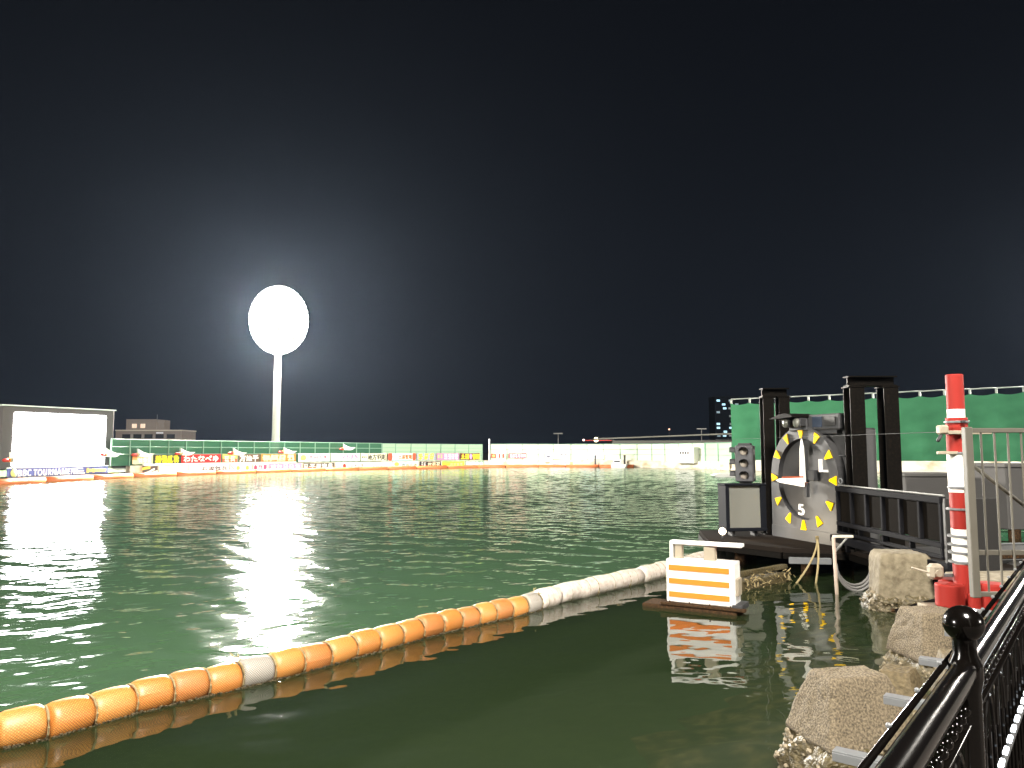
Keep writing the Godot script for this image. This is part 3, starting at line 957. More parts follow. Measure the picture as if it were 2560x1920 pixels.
func show_boat() -> Node3D:
	var o := thing("show_boat", "small white show boat", "boat", Vector3.ZERO, 0.0, "show boats mounted over the banners")
	# a racing hydroplane in side view: long pointed bow, cowl, fin
	var hull := begin()
	var prof := PackedVector2Array([Vector2(-1.0, 0.0), Vector2(0.6, -0.12), Vector2(1.2, 0.0), Vector2(1.95, 0.42), Vector2(0.9, 0.42), Vector2(0.1, 0.62), Vector2(-0.7, 0.5)])
	add_prism(hull, prof, -0.5, 0.5)
	part(o, "hull", done(hull), M.white)
	part(o, "fin", prism(PackedVector2Array([Vector2(-0.75, 0.45), Vector2(0.5, 0.5), Vector2(-0.2, 0.85), Vector2(-0.85, 1.15)]), -0.12, 0.12), M.white)
	part(o, "tail", tube([Vector3(-1.0, 0.25, 0), Vector3(-1.7, 0.22, 0), Vector3(-2.0, 0.2, 0)], [0.26, 0.22, 0.05], 10), M.red)
	part(o, "collar", tube([Vector3(-1.04, 0.26, 0), Vector3(-0.94, 0.26, 0)], 0.29, 10), mat(0.8, 0.45, 0.05, 0.5))
	part(o, "bracket", tube([Vector3(0, 0.3, 0), Vector3(0, 0.3, -0.9)], 0.06, 6), M.post_green)
	return o

func screen() -> void:
	var a := Vector3(-50.42, 0, -76.0)
	var b := Vector3(-44.51, 0, -86.0)
	var w := a.distance_to(b)
	var turn := facing(a, b)
	var s := thing("video_screen", "huge blank white video screen in a grey surround", "screen", (a + b) * 0.5 + Vector3(0, 0.9, 0), turn)
	var grey := mat(0.085, 0.075, 0.072, 0.8)
	part(s, "cabinet", box(Vector3(w, 6.3, 1.6), 0.05), grey, Vector3(0, 3.33, -0.85))
	part(s, "roof_edge", box(Vector3(w + 0.3, 0.12, 1.9), 0.02), M.rail_white, Vector3(0, 6.55, -0.85))
	part(s, "side_wing", box(Vector3(3.6, 6.2, 1.2), 0.05), grey, Vector3(-w * 0.5 - 1.85, 3.25, -1.2))
	for x: float in [-w * 0.45, 0.0, w * 0.45]:
		part(s, "leg", box(Vector3(0.5, 1.2, 0.5), 0.02), grey, Vector3(x, -0.42, -0.9))
	var d := begin()
	var rw := w - 2.0
	var pts := PackedVector2Array()
	for c in [[rw / 2 - 0.2, 0.2, -PI / 2], [rw / 2 - 0.2, 5.3, 0.0], [-rw / 2 + 0.2, 5.3, PI / 2], [-rw / 2 + 0.2, 0.2, PI]]:
		for k in 5:
			var an: float = c[2] + k * PI / 8
			pts.append(Vector2(c[0] + 0.2 * cos(an), c[1] + 0.2 * sin(an)))
	add_prism(d, pts, 0.0, 0.06)
	part(s, "display", done(d), M.screen, Vector3(0.05, 0.42, -0.03))
	var l := AreaLight3D.new()
	l.name = "screen_light"
	l.area_size = Vector2(rw - 0.3, 5.1)
	l.light_energy = 420.0
	l.shadow_enabled = true
	l.area_range = 300.0
	l.transform = Transform3D(Basis(Vector3.UP, PI), Vector3(0.05, 3.1, 0.12))
	s.add_child(l)
	# the long blue sign below
	var p := Vector3(-46.4, 0, -71.0)
	var q := Vector3(-44.5, 0, -85.0)
	var bl := p.distance_to(q)
	var sg := thing("tournament_sign", "long blue sign with white lettering and yellow disc under the screen", "sign", (p + q) * 0.5 + Vector3(0, 0.42, 0), facing(p, q))
	part(sg, "board", box(Vector3(bl, 0.86, 0.12), 0.02), mat(0.05, 0.07, 0.26, 0.5), Vector3(0, 0.43, 0))
	var edge := begin()
	add_box(edge, Vector3(0, 0.89, 0.02), Vector3(bl + 0.1, 0.07, 0.16), Basis(), 0.01)
	add_box(edge, Vector3(0, -0.03, 0.02), Vector3(bl + 0.1, 0.07, 0.16), Basis(), 0.01)
	part(sg, "frame", done(edge), M.white)
	var ds := begin(true)
	add_lathe(ds, [Vector2(0.4, 0.0), Vector2(0.38, 0.03), Vector2(0.001, 0.03)], 20, Basis(Vector3.RIGHT, PI / 2))
	part(sg, "disc", done(ds), mat(0.75, 0.7, 0.2, 0.5), Vector3(-bl * 0.5 + 0.75, 0.43, 0.065))
	letters(sg, "BBC TOURNAMENT", Vector3(-bl * 0.5 + 1.25, 0.09, 0.065), 0.64, 8.2, M.white)
	var bars := begin()
	for k in 3:
		add_box(bars, Vector3(bl * 0.5 - 4.9 + 0.15 * k, 0.68 - 0.25 * k, 0.075), Vector3(1.7, 0.12, 0.02), Basis(), 0.004)
	part(sg, "speed_lines", done(bars), M.white)
	var gold := begin()
	var r := RandomNumberGenerator.new()
	r.seed = 4
	for k in 7:
		add_box(gold, Vector3(bl * 0.5 - 3.3 + k * 0.46, 0.43, 0.075), Vector3(0.38, r.randf_range(0.25, 0.5), 0.02), Basis(), 0.004)
	part(sg, "gold_lettering", done(gold), mat(0.7, 0.55, 0.12, 0.5))

func letters(parent: Node, text: String, at: Vector3, cap: float, width: float, m: Material) -> void:
	var t := TextMesh.new()
	var f := SystemFont.new()
	f.font_names = PackedStringArray(["Droid Sans"])
	f.font_weight = 700
	t.font = f
	t.text = text
	t.font_size = 64
	t.pixel_size = 0.01
	t.depth = 0.03
	t.horizontal_alignment = HORIZONTAL_ALIGNMENT_LEFT
	t.vertical_alignment = VERTICAL_ALIGNMENT_BOTTOM
	var bb := t.get_aabb()
	var o := part(parent, "lettering", t, m)
	var k := Vector3(width / bb.size.x, cap / bb.size.y, 1.0)
	o.transform = Transform3D(Basis().scaled(k), at - Vector3(bb.position.x * k.x, bb.position.y * k.y, 0))

# ---------------------------------------------------------------- right bank
func right_bank() -> void:
	var a := Vector3(33.6, 0, -118.0)
	var b := Vector3(75.0, 0, -86.2)
	var w := a.distance_to(b)
	var turn := facing(a, b)
	var ws := begin()
	add_box(ws, Vector3(0, 0.45, -0.35), Vector3(w, 2.3, 0.7), Basis(), 0.05)
	var wl := struct("quay_wall", done(ws), M.wall_stain, (a + b) * 0.5)
	wl.rotation.y = turn
	var ls := begin()
	add_box(ls, Vector3(0, 0.16, 0.25), Vector3(w, 0.3, 0.5), Basis(), 0.03)
	var lg := struct("quay_ledge", done(ls), M.cream, (a + b) * 0.5)
	lg.rotation.y = turn
	var f := thing("tall_net_fence", "tall green net fence hung from a pale top rail beyond the clock", "fence", (a + b) * 0.5 + Vector3(0, 1.6, 0), turn)
	var H := 9.3
	var step := 2.9
	var dull := mat(0.2, 0.22, 0.2, 0.7)
	var n := int(w / step)
	for i in n + 1:
		var x := -w * 0.5 + i * step
		part(f, "post", cyl(0.1, H + 0.1, 8), dull, Vector3(x, 0, -0.6))
		part(f, "hanger", box(Vector3(0.26, 0.6, 0.2), 0.03), dull, Vector3(x, H - 0.35, -0.3))
		if i == n:
			break
		part(f, "top_rail", tube([Vector3(x, H, -0.3), Vector3(x + step, H, -0.3)], 0.09, 8), dull)
		var st := begin(true)
		var g := func(u: int, v: int) -> Vector3:
			var xx := x + step * u / 6.0
			var vv := v / 16.0
			var sag := 0.24 * sin(PI * u / 6.0)
			return Vector3(xx, vv * (H - 0.7 - sag) + 0.02, -0.1 + 0.16 * sin(xx * 1.3 + vv * 3.0) * (1.0 - vv) + 0.3 * (1.1 - vv) * noise.get_noise_2d(xx * 14.0, vv * 420.0))
		for u in 6:
			for v in 16:
				quad(st, g.call(u, v), g.call(u, v + 1), g.call(u + 1, v + 1), g.call(u + 1, v))
		part(f, "net_panel", done(st), M.net_tall)
	# sheds, hut and small boat on the quay where the two banks meet
	var hut := thing("quay_hut", "small white hut with four square vents on the far quay", "hut", along(152.6, 0.0, 0.9), facing(along(151, 0), along(153.4, 0)))
	part(hut, "wall", box(Vector3(4.2, 2.6, 2.2), 0.03), M.white, Vector3(0, 1.3, 0))
	part(hut, "roof", box(Vector3(4.5, 0.15, 2.5), 0.03), M.white, Vector3(0, 2.68, 0))
	for k in 4:
		part(hut, "vent", box(Vector3(0.34, 0.42, 0.08), 0.01), M.dark, Vector3(-0.8 + k * 0.55, 1.75, 1.1))
	var bo := thing("moored_boat", "little white boat moored under the glaring fence", "boat", along(137.5, -2.4, 0.0), facing(along(136, 0), along(139, 0)))
	part(bo, "hull", prism(PackedVector2Array([Vector2(-1.3, -0.1), Vector2(1.1, -0.1), Vector2(1.5, 0.55), Vector2(-1.4, 0.5)]), -0.7, 0.7), M.white)
	part(bo, "cabin", box(Vector3(1.5, 1.0, 1.0), 0.08), M.white, Vector3(-0.3, 0.95, 0))
	part(bo, "window", box(Vector3(1.1, 0.3, 0.06), 0.01), M.dark, Vector3(-0.3, 1.1, 0.5))
	for k in 2:
		var dp := thing("mooring_post", ["dark mooring post left alone on the quay before the little white boat", "dark mooring post touching the stern of the little white boat"][k], "post", along(132.5 + k * 5.6, -0.6, -0.3), 0.0, "mooring posts by the little boat")
		part(dp, "shaft", cyl(0.17, 2.4, 10), M.dark)
		part(dp, "cap", cyl(0.2, 0.12, 10), M.dark, Vector3(0, 2.4, 0))
	# a white pontoon lying on the water, seen past the signal box
	var pt := thing("white_pontoon", "long white pointed pontoon lying on the water beyond the signal box", "pontoon", Vector3(24.6, 0, -89))
	part(pt, "hull", prism(PackedVector2Array([Vector2(-1.7, 0.12), Vector2(-1.1, -0.05), Vector2(2.6, -0.05), Vector2(2.6, 0.3), Vector2(-1.1, 0.32)]), -0.7, 0.7), M.white)
	part(pt, "deck_rail", tube([Vector3(-0.9, 0.36, 0.5), Vector3(2.5, 0.36, 0.5)], 0.05, 6), M.white)
	# dark jetty behind the panel fence and the gate
	workboat()
	jetty("dark grey jetty wall seen behind the panel screen", Vector3(13.6, 0, -27.5), Vector3(15.6, 0, -27.5), 1.95, 1.6)
	jetty("dark grey jetty shed seen through the bars of the gate", Vector3(16.0, 0, -26.0), Vector3(30.0, 0, -26.0), 2.3, 1.9)

func workboat() -> void:
	var o := thing("workboat", "black flat workboat with tyres moored behind the barred gate", "boat", Vector3(12.2, 0, -16.6), 0.12)
	var dk := mat(0.008, 0.008, 0.008, 0.5, 0.0, 0.4)
	part(o, "hull", prism(PackedVector2Array([Vector2(-3.0, -0.2), Vector2(3.4, -0.2), Vector2(3.9, 0.75), Vector2(-3.4, 0.7)]), -1.1, 1.1), dk)
	part(o, "gunwale", box(Vector3(7.2, 0.09, 0.12), 0.02), M.rust, Vector3(0.2, 0.77, 1.06))
	part(o, "wheelhouse", box(Vector3(1.6, 0.75, 1.4), 0.05), dk, Vector3(1.6, 1.1, -0.2))
	part(o, "window", box(Vector3(1.2, 0.3, 0.03), 0.005), M.window_dark, Vector3(1.6, 1.2, 0.51))
	for k in 5:
		part(o, "tyre", tube(ring(Basis(Vector3.RIGHT, PI / 2), 0.22, 14), 0.08, 8), M.black, Vector3(-2.6 + k * 1.4, 0.4, 1.16))
	part(o, "deck_rail", tube([Vector3(-3.2, 1.0, 1.0), Vector3(0.6, 1.0, 1.0)], 0.025, 6), M.steel)
	for k in 4:
		part(o, "stanchion", tube([Vector3(-3.1 + k * 1.2, 0.74, 1.0), Vector3(-3.1 + k * 1.2, 1.0, 1.0)], 0.02, 6), M.steel)

func jetty(label: String, a: Vector3, b: Vector3, h: float, depth: float) -> void:
	var o := thing("jetty", label, "jetty", (a + b) * 0.5)
	var w := a.distance_to(b)
	part(o, "wall", box(Vector3(w, h - 0.3, depth), 0.03), mat(0.075, 0.072, 0.07, 0.85, 0.0, 0.2), Vector3(0, (h + 0.3) * 0.5, 0))
	part(o, "coping", box(Vector3(w + 0.1, 0.12, depth + 0.1), 0.02), mat(0.09, 0.087, 0.083, 0.85, 0.0, 0.2), Vector3(0, h + 0.06, 0))
	var n := maxi(1, int(w / 3.0))
	for i in n + 1:
		part(o, "pile", cyl(0.18, 1.6, 10), M.rust, Vector3(-w * 0.5 + 0.3 + (w - 0.6) * i / n, -1.0, depth * 0.4))

# ---------------------------------------------------------------- things far behind
func distance() -> void:
	var wall := mat(0.24, 0.2, 0.17, 0.9)
	var h := thing("hotel_building", "low beige building with two warm lit windows behind the screen", "building", Vector3(-86, 0.55, -184))
	part(h, "wall", box(Vector3(15.5, 7.2, 8), 0.05), wall, Vector3(1.0, 3.6, 0))
	part(h, "penthouse", box(Vector3(7.2, 4.0, 6), 0.05), wall, Vector3(-1.8, 8.0, -1))
	part(h, "stair_tower", box(Vector3(1.8, 3.8, 3), 0.05), wall, Vector3(2.6, 7.9, 0))
	part(h, "parapet", box(Vector3(15.7, 0.25, 8.2), 0.03), M.cream, Vector3(1.0, 7.3, 0))
	part(h, "mast", tube([Vector3(1.0, 9.8, 0), Vector3(1.0, 11.2, 0)], 0.08, 6), M.steel)
	for k in 2:
		part(h, "window", box(Vector3(1.1, 1.0, 0.1), 0.01), M.window_warm, Vector3(-3.4 + k * 2.0, 8.4, 2.03))
	for k in 5:
		part(h, "window", box(Vector3(1.9, 1.0, 0.1), 0.01), M.window_dark, Vector3(-4.2 + k * 2.6, 5.9, 4.02))
	part(h, "lit_window", box(Vector3(1.6, 0.3, 0.1), 0.01), glow(0.8, 0.85, 1.0, 0.2), Vector3(3.6, 6.7, 4.05))
	# apartment tower with bluish lights
	var t := thing("apartment_tower", "distant dark apartment tower with scattered blue-white windows", "building", Vector3(110.6, 0.55, -400))
	part(t, "wall", box(Vector3(13.0, 30.5, 12), 0.1), mat(0.012, 0.018, 0.03, 0.9), Vector3(0, 15.2, 0))
	part(t, "roof_edge", box(Vector3(13.4, 0.6, 12.4), 0.1), mat(0.02, 0.025, 0.035, 0.9), Vector3(0, 30.6, 0))
	var r := RandomNumberGenerator.new()
	r.seed = 20
	var lit := [[0, 13, 2], [1, 12, 2], [1, 11, 2], [0, 10, 1], [2, 9, 0], [3, 8, 0], [0, 7, 2], [2, 7, 0], [0, 6, 2], [2, 6, 2], [3, 6, 1], [1, 5, 2], [3, 5, 0], [0, 4, 1], [1, 4, 2], [3, 3, 2], [2, 13, 1], [3, 12, 1], [2, 4, 0], [2, 11, 0]]
	for w in lit:
		part(t, "window", box(Vector3(1.7, 1.0, 0.15), 0.02), glow(0.45, 0.82, 1.0, [0.08, 0.3, 1.3][w[2]]), Vector3(-4.8 + w[0] * 3.2 + r.randf_range(-0.3, 0.3), 2.6 + w[1] * 2.0, 6.05))
	# long low shed roof
	var sh := thing("boat_shed", "long low dark shed with a slanting roof beyond the pale fence", "shed", Vector3(37, 0.55, -190))
	part(sh, "wall", box(Vector3(30, 5.0, 12), 0.05), mat(0.07, 0.07, 0.06, 0.9), Vector3(2, 2.5, 0))
	part(sh, "roof", prism(PackedVector2Array([Vector2(-17, 5.2), Vector2(19, 6.6), Vector2(19, 6.9), Vector2(-17, 5.5)]), -7, 7), mat(0.12, 0.12, 0.1, 0.8))
	# bridge with lamps and a red crane arm
	var br := thing("crane_barge", "red crane arm with one bright work lamp far beyond the pale fence", "crane", Vector3(23.5, 0.55, -210))
	part(br, "tower", tube([Vector3(4.0, 0, 0), Vector3(4.0, 5.6, 0)], 0.3, 8), M.dark)
	part(br, "arm", box(Vector3(7.5, 0.24, 0.3), 0.02), M.red, Vector3(0.2, 5.4, 0))
	part(br, "hook_arm", tube([Vector3(3.9, 5.6, 0), Vector3(4.6, 5.2, 0), Vector3(4.8, 4.2, 0)], 0.09, 6), M.white)
	var bulb := SphereMesh.new()
	bulb.radius = 0.62
	bulb.height = 1.24
	part(br, "work_lamp", bulb, glow(1.0, 0.85, 0.45, 8.0), Vector3(-0.6, 5.6, 0.3))
	var bulb2 := SphereMesh.new()
	bulb2.radius = 0.3
	bulb2.height = 0.6
	part(br, "end_lamp", bulb2, glow(1.0, 0.7, 0.6, 2.0), Vector3(-4.0, 5.5, 0.3))
	for k in 2:
		var m := thing("light_mast", ["distant unlit double lamp mast left of the red crane", "distant unlit double lamp mast above the shed roof"][k], "lamp post", [Vector3(12.9, 0.55, -215), Vector3(50.5, 0.55, -205)][k])
		part(m, "pole", tube([Vector3(0, 0, 0), Vector3(0, [7.4, 8.4][k], 0)], 0.12, 8), M.grey)
		part(m, "lamp_arm", box(Vector3(2.6, 0.35, 0.4), 0.05), M.grey, Vector3(0, [7.4, 8.4][k], 0))
	var bl := thing("aircraft_light", "tiny orange lamp on a thin mast above the shed", "lamp post", Vector3(47, 0.55, -230))
	part(bl, "pole", tube([Vector3.ZERO, Vector3(0, 8.9, 0)], 0.06, 6), M.dark)
	part(bl, "lamp", bulb2, glow(1.0, 0.35, 0.15, 1.2), Vector3(0, 9.0, 0))

# ---------------------------------------------------------------- near boom and floats
func net_texture(c: Color, twine: Color, scuff: Color) -> ImageTexture:
	var im := Image.create(128, 128, false, Image.FORMAT_RGB8)
	var r := RandomNumberGenerator.new()
	r.seed = 5
	for y in 128:
		for x in 128:
			var u := fposmod(float(x + y), 32.0)
			var v := fposmod(float(x - y), 32.0)
			var k := c.lerp(scuff, clampf(0.9 * (noise.get_noise_2d(x * 3.0, y * 3.0) + 0.4), 0, 1))
			if u < 9.0 or v < 9.0:
				k = twine
			im.set_pixel(x, y, k)
	return ImageTexture.create_from_image(im)

func near_boom() -> void:
	var net := mat(1, 1, 1, 0.52, 0.0, 0.7)
	net.albedo_color = Color.WHITE
	net.albedo_texture = net_texture(lin(0.66, 0.215, 0.022), lin(0.28, 0.08, 0.01), lin(0.78, 0.42, 0.13))
	net.uv1_scale = Vector3(10, 8.6, 1)
	var skins := [net]
	for w in 2:
		var o: StandardMaterial3D = net.duplicate()
		o.albedo_texture = net_texture([lin(0.61, 0.185, 0.02), lin(0.68, 0.235, 0.026)][w], [lin(0.2, 0.06, 0.01), lin(0.32, 0.12, 0.02)][w], [lin(0.72, 0.34, 0.1), lin(0.8, 0.46, 0.16)][w])
		o.roughness = [0.62, 0.56][w]
		skins.append(o)
	var pale := mat(1, 1, 1, 0.62, 0.0, 0.7)
	pale.albedo_color = Color.WHITE
	pale.albedo_texture = net_texture(lin(0.42, 0.38, 0.33), lin(0.12, 0.11, 0.09), lin(0.55, 0.5, 0.44))
	pale.uv1_scale = Vector3(10, 8.6, 1)
	var tarp := textured(noise_tex(0.02, [[0.0, lin(0.4, 0.3, 0.24)], [0.5, lin(0.6, 0.53, 0.47)], [1.0, lin(0.7, 0.64, 0.58)]], FastNoiseLite.TYPE_SIMPLEX, 5, 512, 51), 0.8, 0.6)
	var base := Vector3(0, 0, -12)
	var boom := thing("floating_boom", "orange barrel boom in netting ending in a pale sleeve, crossing the near water", "boom", base)
	var R := 0.185
	var prof := func(L: float) -> Array:
		return [Vector2(0.05, -L / 2), Vector2(R * 0.78, -L / 2 + 0.005), Vector2(R * 0.93, -L / 2 + 0.03), Vector2(R, -L / 2 + 0.08), Vector2(R * 1.03, 0), Vector2(R, L / 2 - 0.08), Vector2(R * 0.93, L / 2 - 0.03), Vector2(R * 0.78, L / 2 - 0.005), Vector2(0.05, L / 2)]
	var pts := []
	var d0: Vector2 = (boom_line[1] - boom_line[2]).normalized()
	for k in 4:
		pts.append(boom_line[1] + d0 * 0.43 * (4 - k))
	for k in range(1, 22):
		pts.append(boom_line[k])
	for i in pts.size() - 1:
		var p: Vector2 = pts[i]
		var q: Vector2 = pts[i + 1]
		var L := p.distance_to(q)
		var c := (p + q) * 0.5
		var f := frame_for(Vector3(q.x - p.x, 0, q.y - p.y))
		var dirty := i == 10 or i == pts.size() - 2
		var m := part(boom, "float", lathe(prof.call(L * 0.985), 24, true), pale if dirty else skins[(i * 7 + i / 3) % 3], Vector3(c.x, 0.112 + 0.014 * sin(i * 1.9), c.y) - base, f * Basis(Vector3.RIGHT, 0.035 * sin(i * 2.7)) * Basis(Vector3.UP, i * 1.3))
		if dirty:
			m.set_meta("label", "pale netted float among orange ones")
		part(boom, "lashing", tube(ring(f, R * 0.88, 14), 0.012, 5), M.rope, Vector3(q.x, 0.115, q.y) - base)
	# weed and shells caught along the waterline of the floats
	var scum := begin()
	for i in pts.size() - 1:
		for k in 26:
			var c2: Vector2 = (pts[i] as Vector2).lerp(pts[i + 1], rng.randf())
			var nrm := Vector2(-(pts[i + 1].y - pts[i].y), pts[i + 1].x - pts[i].x).normalized()
			if nrm.y < 0:
				nrm = -nrm
			var q := Vector3(c2.x + nrm.x * 0.165, rng.randf_range(-0.004, 0.02), c2.y + nrm.y * 0.165) - base
			add_box(scum, q, Vector3(rng.randf_range(0.01, 0.035), rng.randf_range(0.008, 0.02), rng.randf_range(0.01, 0.03)), Basis(Vector3.UP, rng.randf() * TAU))
	var sc := part(boom, "weed_and_shells", done(scum), M.weedy)
	sc.set_meta("kind", "stuff")
	# frayed rope at the junctions
	for j: Vector2 in [boom_line[7], boom_line[21]]:
		var st := begin()
		for k in 26:
			var a := rng.randf() * TAU
			var p0 := Vector3(j.x + rng.randf_range(-0.08, 0.08), 0.115 + R * sin(a), j.y + R * cos(a) * 0.8)
			var p1 := p0 + Vector3(rng.randf_range(-0.1, 0.1), rng.randf_range(-0.08, 0.1), rng.randf_range(-0.1, 0.1))
			add_tube(st, [p0 - base, (p0 + p1) * 0.5 - base + Vector3(0, 0.02, 0), p1 - base], 0.008, 4)
		part(boom, "rope_knot", done(st), M.rope)
	# the long pale sleeve
	var sl := [[21, 22, 4], [22, 23, 10], [23, 24, 6], [24, 25, 8], [25, 26, 8]]
	for e in sl:
		var p: Vector2 = boom_line[e[0]]
		var q: Vector2 = boom_line[e[1]]
		var ps := []
		var rs := []
		var n: int = e[2]
		for k in n + 1:
			var c := p.lerp(q, float(k) / n)
			ps.append(Vector3(c.x, 0.13 + 0.01 * sin(k * 1.7), c.y) - base)
			rs.append(0.188 + 0.004 * sin(k * 2.3 + e[0]) - (0.012 if k == 0 or k == n else 0.0))
		part(boom, "sleeve", tube(ps, rs, 20), tarp)
		var f := frame_for(Vector3(q.x - p.x, 0, q.y - p.y))
		for k in range(1, n):
			var c := p.lerp(q, float(k) / n)
			part(boom, "tie", tube(ring(f, 0.19, 14), 0.004 if k % 4 else 0.012, 4), M.rope, Vector3(c.x, 0.13, c.y) - base)

func ring(f: Basis, r: float, n: int) -> Array:
	var out := []
	for k in n + 1:
		var a := TAU * k / n
		out.append(f.x * cos(a) * r + f.z * sin(a) * r)
	return out

func stripe_float() -> void:
	# white box with orange-red stripes on a timber raft
	var a := Vector3(2.78, 0, -14.12)
	var b := Vector3(3.84, 0, -13.52)
	var turn := facing(a, b)
	var o := thing("marker_float", "white box float with three orange stripes on a dark raft", "float", (a + b) * 0.5, turn)
	var w := 1.22
	part(o, "raft", box(Vector3(1.7, 0.13, 0.56), 0.02), M.rust, Vector3(-0.2, 0.0, -0.22))
	part(o, "raft_plank", box(Vector3(1.5, 0.05, 0.12), 0.01), M.rust, Vector3(0.05, 0.095, 0.02))
	part(o, "box", box(Vector3(w, 0.76, 0.42), 0.015), M.white, Vector3(0, 0.5, -0.23))
	var red := mat(0.75, 0.18, 0.012, 0.5)
	for k in 3:
		part(o, "stripe", box(Vector3(w - 0.14, 0.095, 0.012), 0.002), red, Vector3(-0.02, 0.26 + 0.235 * k, -0.012))
	part(o, "side_hatch", box(Vector3(0.05, 0.3, 0.26), 0.01), M.off_white, Vector3(w * 0.5 + 0.022, 0.45, -0.22))
	part(o, "foot", box(Vector3(0.18, 0.1, 0.5), 0.01), M.dark, Vector3(w * 0.5 + 0.04, 0.12, -0.24))
	part(o, "bracket_post", box(Vector3(0.14, 0.27, 0.12), 0.008), M.off_white, Vector3(-0.42, 1.01, -0.2))
	part(o, "bracket_post", box(Vector3(0.2, 0.24, 0.14), 0.008), M.off_white, Vector3(0.16, 0.99, -0.16))
	part(o, "top_bar", box(Vector3(1.3, 0.065, 0.2), 0.012), M.white, Vector3(0.08, 1.165, -0.2))
	part(o, "top_bar_stripe", box(Vector3(1.22, 0.008, 0.1), 0.001), M.red, Vector3(0.08, 1.128, -0.2))
	part(o, "bar_end", box(Vector3(0.06, 0.3, 0.2), 0.01), M.white, Vector3(-0.54, 1.03, -0.2))
	for k in 4:
		part(o, "bolt", cyl(0.014, 0.05, 6, 0.003), M.rust, Vector3(-0.54 + k * 0.36, 0.1, 0.02))
	# barnacled sunken raft behind
	var r := thing("sunken_raft", "weed-covered half-sunken raft beside the striped box float", "raft", Vector3(5.2, 0, -16.6), 0.72)
	part(r, "deck", rough_block(Vector2(2.2, 0.5), Vector2(2.1, 0.42), 0.24, 4, 0.02, 14), M.wet, Vector3(0, -0.06, 0))
	part(r, "top_timber", rough_block(Vector2(2.2, 0.14), Vector2(2.2, 0.12), 0.1, 8, 0.015, 12), M.wet, Vector3(0, 0.24, 0.05))
	var st := begin()
	for k in 60:
		var p := Vector3(rng.randf_range(-1.05, 1.05), rng.randf_range(-0.02, 0.3), 0.24 + rng.randf_range(-0.03, 0.05))
		add_tube(st, [p, p + Vector3(rng.randf_range(-0.15, 0.15), rng.randf_range(-0.1, 0.04), rng.randf_range(-0.02, 0.04))], 0.011, 4)
	var w1 := part(r, "weed_ropes", done(st), M.rope)
	w1.set_meta("kind", "stuff")

